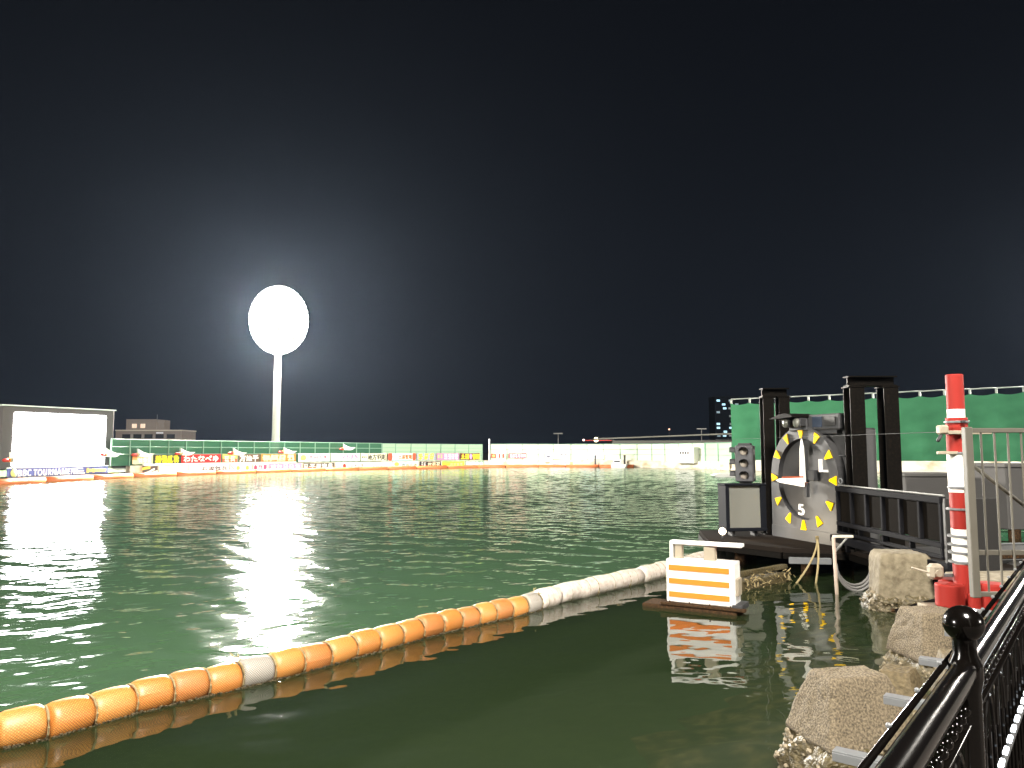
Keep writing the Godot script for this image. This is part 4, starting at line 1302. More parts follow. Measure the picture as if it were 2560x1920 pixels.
# ---------------------------------------------------------------- the platform and its clock
func platform() -> void:
	var p := thing("clock_platform", "dark steel platform on piles carrying the start clock", "platform", Vector3(7.0, 0.6, -18.5))
	var o := Vector3(7.0, 0.6, -18.5)
	# deck outline seen from above
	var deck := PackedVector2Array([Vector2(4.85, 19.3), Vector2(6.1, 17.6), Vector2(7.52, 17.35), Vector2(7.56, 12.95), Vector2(9.6, 12.95), Vector2(9.6, 21.6), Vector2(5.2, 21.6)])
	var xf := Transform3D(Basis(Vector3.RIGHT, -PI / 2), Vector3(-7.0, -0.06, 18.5))
	var d2 := PackedVector2Array()
	for q in deck:
		d2.append(Vector2(q.x, q.y))
	var st := begin()
	add_prism(st, d2, 0.0, 0.1, xf)
	part(p, "deck", done(st), mat(0.014, 0.011, 0.009, 0.9, 0.0, 0.1))
	# edge beams
	for i in deck.size():
		var a := Vector3(deck[i].x, 0.47, -deck[i].y) - o
		var b := Vector3(deck[(i + 1) % deck.size()].x, 0.47, -deck[(i + 1) % deck.size()].y) - o
		part(p, "edge_beam", box(Vector3(a.distance_to(b) - 0.04, 0.14, 0.08), 0.01), M.black_paint, (a + b) * 0.5, Basis(Vector3.UP, facing(a, b)))
	for q: Vector2 in [Vector2(5.75, -19.6), Vector2(6.3, -20.6), Vector2(8.8, -20.5), Vector2(8.8, -17), Vector2(6.9, -18.2), Vector2(8.4, -13.6)]:
		part(p, "pile", cyl(0.16, 2.0, 12), M.rust, Vector3(q.x, -1.4, q.y) - o)
	part(p, "fender", box(Vector3(0.9, 0.14, 0.12), 0.01), M.steel, Vector3(6.65, 0.38, -17.42) - o, Basis(Vector3.UP, -0.17))
	part(p, "shade_girder", box(Vector3(4.2, 0.62, 0.1), 0.01), M.black_paint, Vector3(7.45, 0.2, -21.45) - o)  # added black girders that fill in the shade under the deck
	part(p, "shade_girder", box(Vector3(0.1, 0.62, 8.4), 0.01), M.black_paint, Vector3(9.5, 0.2, -17.2) - o)
	part(p, "machine_tank", box(Vector3(1.1, 0.75, 2.2), 0.06), M.black_paint, Vector3(8.35, 0.1, -15.6) - o)
	# braces under the near arm
	for e in [[Vector3(7.4, 0.45, -12.95), Vector3(6.5, 0.1, -13.3)], [Vector3(7.5, 0.5, -13.6), Vector3(7.9, -0.3, -12.9)], [Vector3(7.9, 0.5, -12.9), Vector3(7.3, -0.3, -13.6)], [Vector3(7.6, 0.5, -15.4), Vector3(7.0, 0.05, -14.9)], [Vector3(7.62, 0.5, -13.0), Vector3(7.62, -0.5, -13.0)]]:
		part(p, "brace", tube([e[0] - o, e[1] - o], 0.05, 4), M.black_paint)
	part(p, "brace", tube([Vector3(6.45, 0.12, -13.35) - o, Vector3(7.75, 0.02, -13.05) - o], 0.035, 6), M.rust)
	# hose loop and drop ropes
	var hs := thing("hose_coil", "grey hose hanging in a loop beneath the platform", "hose", Vector3(6.98, 0.52, -15.95))
	for k in 3:
		var ps := []
		for i in 13:
			var a := PI * i / 12.0
			ps.append(Vector3(-cos(a) * (0.36 + 0.02 * k), -sin(a) * (0.42 + 0.05 * k), 0.05 * k))
		part(hs, "loop", tube(ps, 0.028, 8), mat(0.11, 0.105, 0.1, 0.6))
	for k in 2:
		var rp := thing("mooring_rope", ["slack mooring rope running from the clock foot into the water, outer strand", "slack mooring rope running from the clock foot into the water, inner strand"][k], "rope", Vector3(6.78, 0.9, -17.3), 0.0, "ropes below the clock")
		var e: Vector3 = [Vector3(-0.78, -1.0, 0.55), Vector3(-0.32, -1.0, 0.6)][k]
		var ps := []
		for i in 13:
			var t := i / 12.0
			ps.append(Vector3(e.x * pow(t, 1.5), e.y * t, e.z * t))
		part(rp, "strand", tube(ps, 0.022, 6), M.rope)
		part(rp, "knot", cyl(0.04, 0.1, 8), M.rope, Vector3(0, -0.06, 0))
	var pp := thing("stand_pipe", "pale rusty pipe standing in the water under the platform arm", "pipe", Vector3(6.42, 0, -15.55))
	part(pp, "shaft", tube([Vector3(0, -0.8, 0.12), Vector3(0, 1.1, 0)], 0.035, 10), mat(0.32, 0.25, 0.2, 0.6))
	part(pp, "arm", box(Vector3(0.4, 0.05, 0.06), 0.005), M.cream, Vector3(0.19, 1.12, 0))
	part(pp, "strut", tube([Vector3(0.02, 0.82, 0), Vector3(0.28, 1.1, 0)], 0.02, 6), M.grey)

func start_clock() -> void:
	# local frame: +x runs away from the lens along the face, +z is the face's outward normal
	var n := Vector3(-0.961, 0, 0.276)
	var turn := atan2(n.x, n.z)
	var c := Vector3(7.14, 2.14, -19.0)
	var k := thing("start_clock", "big grey start clock with yellow wedge marks and white hands", "clock", Vector3(c.x, 0.62, c.z), turn)
	var up := c.y - 0.62
	var R := 1.29
	# housing: round on top, straight-sided below, a cabinet towards the near side
	var plate := PackedVector2Array()
	for i in 25:
		var a := PI * i / 24.0
		plate.append(Vector2(cos(a) * R, up + sin(a) * R))
	plate.append(Vector2(-R, 0.02))
	plate.append(Vector2(R * 1.02, 0.02))
	# ring plate with a round opening, the sunk disc behind
	var r_in := 0.99
	var st := begin()
	var outer := []
	var inner := []
	var N := 48
	for i in N + 1:
		var a := TAU * i / N
		var d := Vector2(cos(a), sin(a))
		var l := R
		if d.y < 0:
			l = minf(minf(R / maxf(absf(d.x), 0.001), (up - 0.02) / absf(d.y)), 2.2)
		outer.append(Vector3(d.x * l, up + d.y * l, 0))
		inner.append(Vector3(d.x * r_in, up + d.y * r_in, 0))
	for i in N:
		quad(st, outer[i], outer[i + 1], inner[i + 1], inner[i])
		quad(st, outer[i + 1], outer[i], outer[i] + Vector3(0, 0, -0.55), outer[i + 1] + Vector3(0, 0, -0.55))
	part(k, "front_plate", done(st), M.plate)
	var rs := begin(true)
	for i in N:
		quad(rs, inner[i], inner[i + 1], inner[i + 1] + Vector3(0, 0, -0.13), inner[i] + Vector3(0, 0, -0.13))
	part(k, "recess_rim", done(rs), M.dark)
	var ds := begin()
	var round_poly := PackedVector2Array()
	for i in 48:
		round_poly.append(Vector2(cos(TAU * i / 48.0), sin(TAU * i / 48.0)) * (r_in + 0.02))
	add_prism(ds, round_poly, -0.16, -0.131, Transform3D(Basis(), Vector3(0, up, 0)))
	part(k, "dial", done(ds), M.plate)
	part(k, "cabinet", box(Vector3(1.2, 2.72, 0.75), 0.04), M.plate, Vector3(0.85, 1.38, -0.6))
	part(k, "cabinet_handle", tube([Vector3(1.0, 2.1, -0.2), Vector3(1.0, 2.1, -0.16), Vector3(1.3, 2.1, -0.16), Vector3(1.3, 2.1, -0.2)], 0.015, 6), M.steel)
	part(k, "skirt", box(Vector3(2.62, 0.3, 0.06), 0.006), M.plate, Vector3(0.0, 0.16, -0.02))
	var yel := mat(0.92, 0.56, 0.0, 0.6, 0.0, 0.2)
	for i in 12:
		var a := TAU * i / 12.0
		var d := Vector2(sin(a), cos(a))
		var e := Vector2(d.y, -d.x)
		var big := 1.25 if i == 0 else 1.0
		var r0 := 1.0
		var r1 := 1.0 + 0.235 * big
		var w := 0.105 * big
		var tip := d * r0
		var c0 := d * r1 + e * w
		var c1 := d * r1 - e * w
		part(k, "hour_mark", prism(PackedVector2Array([tip + e * 0.02, c0, c1, tip - e * 0.02]), 0.004, 0.03), yel, Vector3(0, up, 0))
	var sect := Basis()
	letters(k, "L", Vector3(0.64, up + 0.19, 0.006), 0.3, 0.3, M.white)
	letters(k, "5", Vector3(-0.36, up - 0.9, -0.125), 0.27, 0.23, M.white)
	# hands are deep boxes: white faces, red-brown edges
	var edge := mat(0.3, 0.06, 0.02, 0.5)
	part(k, "minute_hand", prism(PackedVector2Array([Vector2(-0.1, -0.05), Vector2(0.1, -0.05), Vector2(0.075, 0.75), Vector2(0.0, 1.0), Vector2(-0.06, 0.75)]), 0.1, 0.135), M.white, Vector3(0.16, up - 0.02, 0))
	part(k, "minute_hand_web", prism(PackedVector2Array([Vector2(-0.075, -0.05), Vector2(0.075, -0.05), Vector2(0.05, 0.73), Vector2(-0.035, 0.73)]), -0.02, 0.099), M.dark, Vector3(0.16, up - 0.02, 0))
	part(k, "hour_hand", prism(PackedVector2Array([Vector2(0.1, -0.12), Vector2(0.1, 0.1), Vector2(-0.86, 0.05), Vector2(-1.02, 0.0), Vector2(-0.86, -0.05)]), 0.14, 0.175), M.white, Vector3(0.16, up - 0.06, 0))
	part(k, "hour_hand_web", prism(PackedVector2Array([Vector2(0.06, -0.1), Vector2(0.06, 0.12), Vector2(-0.8, 0.08), Vector2(-0.8, -0.06)]), 0.02, 0.139), edge, Vector3(0.16, up - 0.04, 0))
	part(k, "hub", box(Vector3(0.24, 0.26, 0.2), 0.02), M.dark, Vector3(0.38, up + 0.1, -0.03))
	part(k, "hub_tail", box(Vector3(0.1, 0.34, 0.1), 0.01), M.dark, Vector3(0.2, up - 0.26, 0.04))
	part(k, "cable_eye", tube(ring(Basis(Vector3.RIGHT, PI / 2), 0.06, 10), 0.015, 5), M.steel, Vector3(1.38, up, 0.02))
	# lamps and box on top
	var hood := thing("twin_lamp_hood", "hooded pair of round lamps on top of the start clock", "lamp", c + Vector3(-0.03, 1.36, -0.08), turn)
	part(hood, "hood", prism(PackedVector2Array([Vector2(-0.62, 0.13), Vector2(-0.3, 0.13), Vector2(0.3, 0.15), Vector2(0.26, 0.2), Vector2(0.0, 0.25), Vector2(-0.3, 0.22)]), -0.3, 0.4), M.black_paint)
	part(hood, "base", box(Vector3(0.7, 0.3, 0.3), 0.02), M.dark, Vector3(0.0, -0.03, -0.12))
	for x: float in [-0.24, 0.2]:
		part(hood, "lamp_body", box(Vector3(0.24, 0.22, 0.24), 0.03), M.dark, Vector3(x, 0.02, 0.08))
		var lz := begin(true)
		add_lathe(lz, [Vector2(0.12, 0.0), Vector2(0.1, 0.03), Vector2(0.001, 0.045)], 16, Basis(Vector3.RIGHT, PI / 2))
		part(hood, "lamp_glass", done(lz), mat(0.14, 0.14, 0.12, 0.2), Vector3(x, 0.02, 0.205))
	var cb := thing("control_cabinet", "dark box cabinet with a small window above the start clock", "cabinet", c + Vector3(0.2, 1.18, 0.62), turn)
	part(cb, "body", box(Vector3(1.1, 0.38, 0.5), 0.03), M.dark, Vector3(0.15, 0.19, -0.25))
	part(cb, "window", box(Vector3(0.34, 0.26, 0.02), 0.005), mat(0.03, 0.04, 0.06, 0.2), Vector3(-0.05, 0.2, 0.012))
	part(cb, "recess", box(Vector3(0.36, 0.2, 0.03), 0.005), M.black, Vector3(0.42, 0.2, 0.016))
	part(cb, "foot", box(Vector3(0.9, 0.1, 0.3), 0.01), M.dark, Vector3(0.1, -0.04, -0.2))

func h_beam(parent: Node, called: String, base: Vector3, h: float, w: float, turn: float) -> void:
	var st := begin()
	var b := Basis(Vector3.UP, turn)
	add_box(st, Vector3(0, h / 2, 0), Vector3(0.03, h, w - 0.05), b)
	for s: float in [-1.0, 1.0]:
		add_box(st, b * Vector3(0, 0, s * w * 0.5) + Vector3(0, h / 2, 0), Vector3(w, h, 0.035), b, 0.008)
	part(parent, called, done(st), M.black_paint, base)

func frames_and_signals() -> void:
	for k in 2:
		var at: Vector3 = [Vector3(7.05, 0.62, -20.6), Vector3(8.1, 0.62, -17.3)][k]
		var gap: float = [0.42, 0.76][k]
		var w: float = [0.29, 0.33][k]
		var f := thing("steel_portal", ["black steel portal frame on the far side of the start clock", "black steel portal frame on the near side of the start clock, behind the panel screen"][k], "frame", at, 0.0, "portal frames flanking the clock")
		for s: float in [-1.0, 1.0]:
			h_beam(f, "column", Vector3(s * gap * 0.5, 0.04, 0), 3.58, w, 0.0)
			part(f, "base_plate", box(Vector3(w + 0.12, 0.04, w + 0.12), 0.005), M.black_paint, Vector3(s * gap * 0.5, 0.02, 0))
			part(f, "cap_plate", box(Vector3(w + 0.06, 0.03, w + 0.06), 0.005), M.black_paint, Vector3(s * gap * 0.5, 3.636, 0))
		var cb := begin()
		add_box(cb, Vector3(0, 3.67, 0), Vector3(gap + w, 0.03, 0.3), Basis(), 0.005)
		add_box(cb, Vector3(0, 3.77, 0), Vector3(gap + w - 0.04, 0.18, 0.04))
		add_box(cb, Vector3(0, 3.87, 0), Vector3(gap + w, 0.03, 0.3), Basis(), 0.005)
		part(f, "cap_beam", done(cb), M.black_paint)
	# three-lamp signal box on a post, beside the mirror box
	var s := thing("signal_light", "grey three-lamp signal box with hooded lenses over the mirror box", "signal", Vector3(6.15, 2.02, -20.35), -0.42)
	part(s, "body", box(Vector3(0.46, 0.95, 0.5), 0.03), mat(0.06, 0.06, 0.065, 0.6), Vector3(0, 0.48, 0))
	part(s, "lid", box(Vector3(0.32, 0.06, 0.34), 0.01), M.dark, Vector3(0, 0.985, 0))
	part(s, "foot", box(Vector3(0.3, 0.12, 0.3), 0.01), M.dark, Vector3(0, -0.05, 0))
	for k in 3:
		for side in 2:
			var b := Basis(Vector3.UP, -PI / 2 * side)
			var q := b * Vector3(0, 0.17 + 0.31 * k, 0.252 if side == 0 else 0.232)
			var hd := begin()
			for i in 10:
				var a0 := PI * i / 10.0 - 0.2
				var a1 := PI * (i + 1) / 10.0 - 0.2
				var p0 := Vector3(cos(a0) * 0.12, sin(a0) * 0.12, 0)
				var p1 := Vector3(cos(a1) * 0.12, sin(a1) * 0.12, 0)
				quad(hd, p0, p1, p1 + Vector3(0, 0, 0.16), p0 + Vector3(0, 0, 0.16))
				quad(hd, p1 * 0.93, p0 * 0.93, p0 * 0.93 + Vector3(0, 0, 0.16), p1 * 0.93 + Vector3(0, 0, 0.16))
			part(s, "hood", done(hd), M.dark, q, b)
			var lz := begin(true)
			add_lathe(lz, [Vector2(0.1, 0.0), Vector2(0.08, 0.03), Vector2(0.001, 0.045)], 16, Basis(Vector3.RIGHT, PI / 2))
			part(s, "lens", done(lz), mat(0.32, 0.28, 0.24, 0.25), q, b)
	for k in 2:
		for i in 2:
			part(s, "louvre", box(Vector3(0.012, 0.14, 0.07), 0.002), M.grey, Vector3(0.232, 0.16 + 0.62 * k, -0.08 + 0.14 * i))
	# mirror box
	var mb := thing("mirror_box", "open-fronted dark box holding a hazy glass panel under the signal", "mirror", Vector3(6.0, 0.66, -20.1), 0.1)
	var bs := begin()
	add_box(bs, Vector3(-0.49, 0.72, -0.1), Vector3(0.1, 1.2, 0.55), Basis(), 0.01)
	add_box(bs, Vector3(0.47, 0.72, -0.1), Vector3(0.14, 1.2, 0.55), Basis(), 0.01)
	add_box(bs, Vector3(0, 1.3, -0.1), Vector3(1.12, 0.05, 0.57), Basis(), 0.01)
	add_box(bs, Vector3(0, 0.16, -0.1), Vector3(1.1, 0.08, 0.57), Basis(), 0.01)
	part(mb, "case", done(bs), mat(0.008, 0.009, 0.012, 0.7, 0.0, 0.15))
	part(mb, "glass", box(Vector3(0.84, 1.08, 0.02), 0.004), mat(0.17, 0.17, 0.15, 0.06), Vector3(-0.02, 0.74, 0.1), Basis(Vector3.RIGHT, -0.02))
	part(mb, "foot", box(Vector3(0.08, 0.16, 0.3), 0.01), M.dark, Vector3(-0.3, 0.06, -0.1))
	part(mb, "foot", box(Vector3(0.08, 0.16, 0.3), 0.01), M.dark, Vector3(0.3, 0.06, -0.1))
	# the small flood lamp that lights the clock from the corner of the deck
	var lp := thing("deck_lamp", "small burning lamp at the corner of the clock platform", "lamp", Vector3(5.22, 0.66, -19.3))
	part(lp, "bracket", tube([Vector3(0, -0.03, 0), Vector3(0, 0.12, 0)], 0.025, 8), M.dark)
	var bulb := SphereMesh.new()
	bulb.radius = 0.085
	bulb.height = 0.17
	part(lp, "bulb", bulb, glow(1.0, 0.82, 0.6, 12.0), Vector3(0, 0.18, 0))
	var ol := SpotLight3D.new()
	ol.name = "deck_lamp_light"
	ol.light_energy = 9.0
	ol.light_color = Color(1.0, 0.94, 0.84)
	ol.spot_angle = 42.0
	ol.spot_range = 12.0
	ol.light_size = 0.08
	ol.shadow_enabled = true
	lp.add_child(ol)
	ol.look_at_from_position(lp.position + Vector3(0, 0.18, 0), Vector3(7.1, 1.25, -18.85))
	# louvred panel screen
	var pf := thing("panel_screen", "dark screen of six recessed mesh panels beside the start clock", "screen wall", Vector3(7.42, 0.86, -15.5), -PI / 2)
	# local +x runs towards +z (nearer), +z faces -x
	var L := 4.3
	var col := mat(0.009, 0.009, 0.0105, 0.7, 0.0, 0.12)
	var mesh_m := textured(noise_tex(0.2, [[0.0, lin(0.003, 0.0025, 0.002)], [1.0, lin(0.014, 0.011, 0.008)]], FastNoiseLite.TYPE_CELLULAR, 1, 256, 61), 3.0, 0.8)
	mesh_m.metallic_specular = 0.08
	var fr := begin()
	add_box(fr, Vector3(0, 1.11, 0), Vector3(L, 0.11, 0.12), Basis(), 0.01)
	add_box(fr, Vector3(0, 0.335, 0), Vector3(L, 0.09, 0.12), Basis(), 0.01)
	add_box(fr, Vector3(0, 0.135, 0), Vector3(L, 0.06, 0.12), Basis(), 0.01)
	add_box(fr, Vector3(0, -0.02, 0.04), Vector3(L + 0.5, 0.16, 0.14), Basis(), 0.01)
	for i in 7:
		add_box(fr, Vector3(-L / 2 + 0.04 + (L - 0.08) * i / 6.0, 0.717, 0), Vector3(0.08, 0.67, 0.1), Basis(), 0.01)
	for i in 5:
		add_box(fr, Vector3(-L / 2 + 0.04 + (L - 0.08) * i / 4.0, 0.228, 0), Vector3(0.06, 0.12, 0.1), Basis(), 0.005)
	part(pf, "frame", done(fr), col)
	for i in 6:
		part(pf, "mesh_panel", box(Vector3((L - 0.08) / 6.0 - 0.1, 0.65, 0.03), 0.004), mesh_m, Vector3(-L / 2 + 0.04 + (L - 0.08) * (i + 0.5) / 6.0, 0.717, -0.03))
	for i in 4:
		part(pf, "stub_leg", box(Vector3(0.1, 0.2, 0.1), 0.005), col, Vector3(-L / 2 + 0.3 + (L - 0.6) * i / 3.0, -0.18, -0.06))
	part(pf, "end_wall", box(Vector3(0.1, 1.3, 0.9), 0.01), M.black, Vector3(L / 2 + 0.06, 0.5, -0.42))
	part(pf, "top_light_rail", tube([Vector3(-L / 2, 1.19, -0.02), Vector3(L / 2, 1.19, -0.02)], 0.018, 6), M.grey)

# ---------------------------------------------------------------- the shore: blocks, pier, deck
func barnacles(parent: Node, mesh: ArrayMesh, at: Vector3, b: Basis, y0: float, y1: float, count: int, sd: int) -> void:
	# shells crusted on the block between two heights
	var r := RandomNumberGenerator.new()
	r.seed = sd
	var v: PackedVector3Array = mesh.surface_get_arrays(0)[Mesh.ARRAY_VERTEX]
	var nn: PackedVector3Array = mesh.surface_get_arrays(0)[Mesh.ARRAY_NORMAL]
	var st := begin()
	var made := 0
	for tries in count * 30:
		if made >= count:
			break
		var i := (r.randi() % (v.size() / 3)) * 3
		var p := (v[i] + v[i + 1] + v[i + 2]) / 3.0
		p += (v[i] - v[i + 1]) * r.randf_range(-0.4, 0.4) + (v[i] - v[i + 2]) * r.randf_range(-0.4, 0.4)
		if p.y < y0 or p.y > y1 or r.randf() < (p.y - y0) / (y1 - y0) * 0.6:
			continue
		var f := frame_for(nn[i])
		var s := r.randf_range(0.01, 0.03)
		add_lathe(st, [Vector2(s, -0.008), Vector2(s * 0.75, s * 0.6), Vector2(s * 0.35, s * 0.9), Vector2(s * 0.1, s * 0.5)], 5, f, p)
		made += 1
	var o := part(parent, "barnacles", done(st), M.barnacle, at, b)
	o.set_meta("kind", "stuff")

func concrete_block(label: String, at: Vector3, turn: float, bottom: Vector2, top: Vector2, h: float, sd: int, base_h: float, crust: int, skin: Material = null) -> void:
	var o := thing("concrete_block", label, "block", at, turn, "sea-defence blocks along the shore")
	var m := rough_block(bottom, top, h, sd, 0.012, 18, 22.0)
	part(o, "upper_block", m, skin if skin else M.rock, Vector3(0, base_h, 0))
	var lo := rough_block(bottom * 1.3, bottom * 1.06, base_h + 0.75, sd + 50, 0.045, 18, 7.0)
	part(o, "tide_zone", lo, M.wet, Vector3(0, -0.7, 0))
	if crust > 0:
		barnacles(o, lo, Vector3(0, -0.7, 0), Basis(), 0.62, 0.75 + base_h, crust, sd)

func shore() -> void:
	concrete_block("tapered pitted concrete block with barnacled foot nearest the ball-topped post", Vector3(2.86, 0, -6.72), 0.2, Vector2(0.84, 0.74), Vector2(0.54, 0.34), 0.54, 3, 0.4, 300)
	concrete_block("tapered concrete block in front of the red mast base", Vector3(5.45, 0, -9.9), 0.1, Vector2(1.15, 0.9), Vector2(0.9, 0.5), 0.58, 5, 0.25, 120)
	concrete_block("low leaning brown block with a dark hollow between the two tapered blocks", Vector3(4.15, 0, -8.5), 0.9, Vector2(0.62, 0.5), Vector2(0.36, 0.3), 0.36, 8, 0.12, 120, M.weedy)
	concrete_block("small brown rock-like block behind the leaning one", Vector3(4.75, 0, -8.2), -0.3, Vector2(0.66, 0.6), Vector2(0.5, 0.44), 0.5, 9, 0.2, 120, M.weedy)
	concrete_block("wet block close under the railing foot", Vector3(2.6, 0, -5.2), -0.1, Vector2(1.1, 1.0), Vector2(0.7, 0.6), 0.25, 12, 0.12, 200)
	concrete_block("pale block under the gate end of the railing", Vector3(6.6, 0, -10.1), 0.0, Vector2(1.0, 1.0), Vector2(0.8, 0.7), 0.5, 14, 0.25, 0)
	# concrete pier carrying the platform arm
	var p := thing("concrete_pier", "tall beige concrete pier crusted with barnacles under the platform arm", "pier", Vector3(7.05, 0, -14.2), -0.2)
	part(p, "column", rough_block(Vector2(1.05, 0.9), Vector2(0.85, 0.8), 1.75, 17, 0.015, 14, 14.0), M.concrete, Vector3(0, -0.75, 0))
	var m := rough_block(Vector2(1.35, 1.1), Vector2(1.1, 0.95), 0.75, 18, 0.06, 18, 6.0)
	part(p, "crusted_foot", m, M.wet, Vector3(0, -0.45, 0))
	barnacles(p, m, Vector3(0, -0.45, 0), Basis(), 0.4, 0.75, 260, 77)
	var p2 := thing("concrete_pier", "plain concrete pier standing behind the red mast", "pier", Vector3(7.7, 0, -12.2), 0.1)
	part(p2, "column", rough_block(Vector2(1.3, 0.9), Vector2(1.3, 0.9), 1.5, 19, 0.01, 12, 16.0), M.concrete, Vector3(0, -0.75, 0))
	part(p2, "cap", rough_block(Vector2(1.4, 1.0), Vector2(1.4, 1.0), 0.14, 20, 0.01, 10, 16.0), M.concrete, Vector3(0, 0.74, 0))
	# quay deck on the land side of the railing
	var dk := PackedVector2Array([Vector2(-2.2, 2.0), Vector2(1.5, -2.75), Vector2(6.3, -8.95), Vector2(6.3, -9.6), Vector2(30, -20), Vector2(30, 12), Vector2(-2.2, 12)])
	var st := begin()
	var xf := Transform3D(Basis(Vector3.RIGHT, PI / 2), Vector3.ZERO)
	add_prism(st, dk, -1.05, 0.6, xf)
	struct("deck", done(st), mat(0.035, 0.026, 0.02, 0.7))

# ---------------------------------------------------------------- mast, gate, railing
func mast_and_gate() -> void:
	var o := thing("striped_mast", "red and white banded steel mast on a clustered red base", "mast", Vector3(5.9, 0.82, -10.2))
	var white := mat(0.74, 0.72, 0.66, 0.4)
	var red := mat(0.27, 0.022, 0.016, 0.6, 0.0, 0.3)
	var bundle := [Vector3(-0.045, 0, 0.05), Vector3(0.06, 0, 0.04), Vector3(0.0, 0, -0.06)]
	part(o, "top_tube", cyl(0.107, 0.47, 20), red, Vector3(0, 2.54, 0))
	part(o, "top_tube", cyl(0.107, 0.12, 20, 0.002), white, Vector3(0, 2.425, 0))
	for e in [[1.96, 2.43, 0.132, red], [1.45, 1.96, 0.135, white]]:
		part(o, "mid_tube", cyl(e[2], e[1] - e[0], 20, 0.004), e[3], Vector3(0, e[0], 0))
	for e in [[0.98, 1.45, red], [0.53, 0.98, white], [0.0, 0.53, red]]:
		for q: Vector3 in bundle:
			part(o, "lower_tube", cyl(0.1, e[1] - e[0], 16, 0.003), e[2], q + Vector3(0, e[0], 0))
	for y: float in [2.36, 2.22, 1.95, 1.5, 1.22, 0.87, 0.76, 0.66, 0.54]:
		var r := 0.15 if y > 1.4 else 0.175
		part(o, "clamp_band", cyl(r, 0.03, 20, 0.004), M.steel, Vector3(0, y, 0))
		part(o, "clamp_bolt", box(Vector3(0.06, 0.035, 0.05), 0.005), M.dark, Vector3(0, y + 0.015, r + 0.005))
	for q: Vector3 in [Vector3(-0.26, 0, 0.1), Vector3(0.3, 0, 0.05), Vector3(0.0, 0, -0.28)]:
		part(o, "base_drum", cyl(0.17, 0.29, 20, 0.015), red, q)
	for q: Vector3 in [Vector3(-0.04, 0, 0.26), Vector3(0.11, 0, 0.28)]:
		part(o, "base_tube", cyl(0.075, 0.24, 14, 0.008), red, q + Vector3(0, -0.06, 0))
	part(o, "foot_plate", box(Vector3(0.9, 0.05, 0.7), 0.005), M.off_white, Vector3(0, -0.06, 0))
	part(o, "cross_arm", box(Vector3(0.62, 0.05, 0.05), 0.006), M.off_white, Vector3(0.04, 2.235, 0.16))
	part(o, "small_camera", box(Vector3(0.12, 0.12, 0.12), 0.02), M.off_white, Vector3(-0.27, 2.27, 0.14))
	part(o, "camera_eye", tube([Vector3(-0.3, 2.2, 0.16), Vector3(-0.36, 2.12, 0.18)], 0.022, 8), M.dark)
	part(o, "side_bracket", box(Vector3(0.26, 0.04, 0.05), 0.005), M.off_white, Vector3(-0.2, 1.97, 0.1))
	var jb := thing("junction_box", "rounded white junction box on a bent arm beside the mast", "box", Vector3(5.55, 1.14, -10.25))
	part(jb, "body", box(Vector3(0.18, 0.2, 0.16), 0.04), M.off_white, Vector3(0, 0.1, 0))
	part(jb, "lid", cyl(0.05, 0.02, 14, 0.004), M.off_white, Vector3(0, 0.09, 0.09), Basis(Vector3.RIGHT, PI / 2))
	part(jb, "arm", tube([Vector3(-0.06, 0.08, 0), Vector3(-0.28, 0.14, -0.05)], 0.016, 6), M.off_white)
	part(jb, "bracket", box(Vector3(0.2, 0.04, 0.05), 0.005), M.steel, Vector3(0.13, 0.05, 0))
	# steel gate
	var g := thing("steel_gate", "grey steel barred gate with a diagonal stay beside the striped mast", "gate", Vector3(5.5, 1.08, -9.3))
	part(g, "post", box(Vector3(0.09, 2.02, 0.09), 0.008), M.gate, Vector3(0, 1.01, 0))
	part(g, "top_rail", box(Vector3(2.4, 0.055, 0.05), 0.005), M.gate, Vector3(1.245, 1.98, 0))
	part(g, "mid_rail", box(Vector3(2.4, 0.06, 0.03), 0.004), M.gate, Vector3(1.245, 0.52, -0.04))
	part(g, "bottom_rail", box(Vector3(2.4, 0.055, 0.05), 0.005), M.gate, Vector3(1.245, 0.04, 0))
	for i in 14:
		part(g, "bar", cyl(0.013, 1.9, 8, 0.002), M.gate, Vector3(0.165 + i * 0.162, 0.06, 0))
	part(g, "stay", tube([Vector3(0.03, 1.62, -0.1), Vector3(1.6, 0.72, -0.9)], 0.024, 8), M.gate)

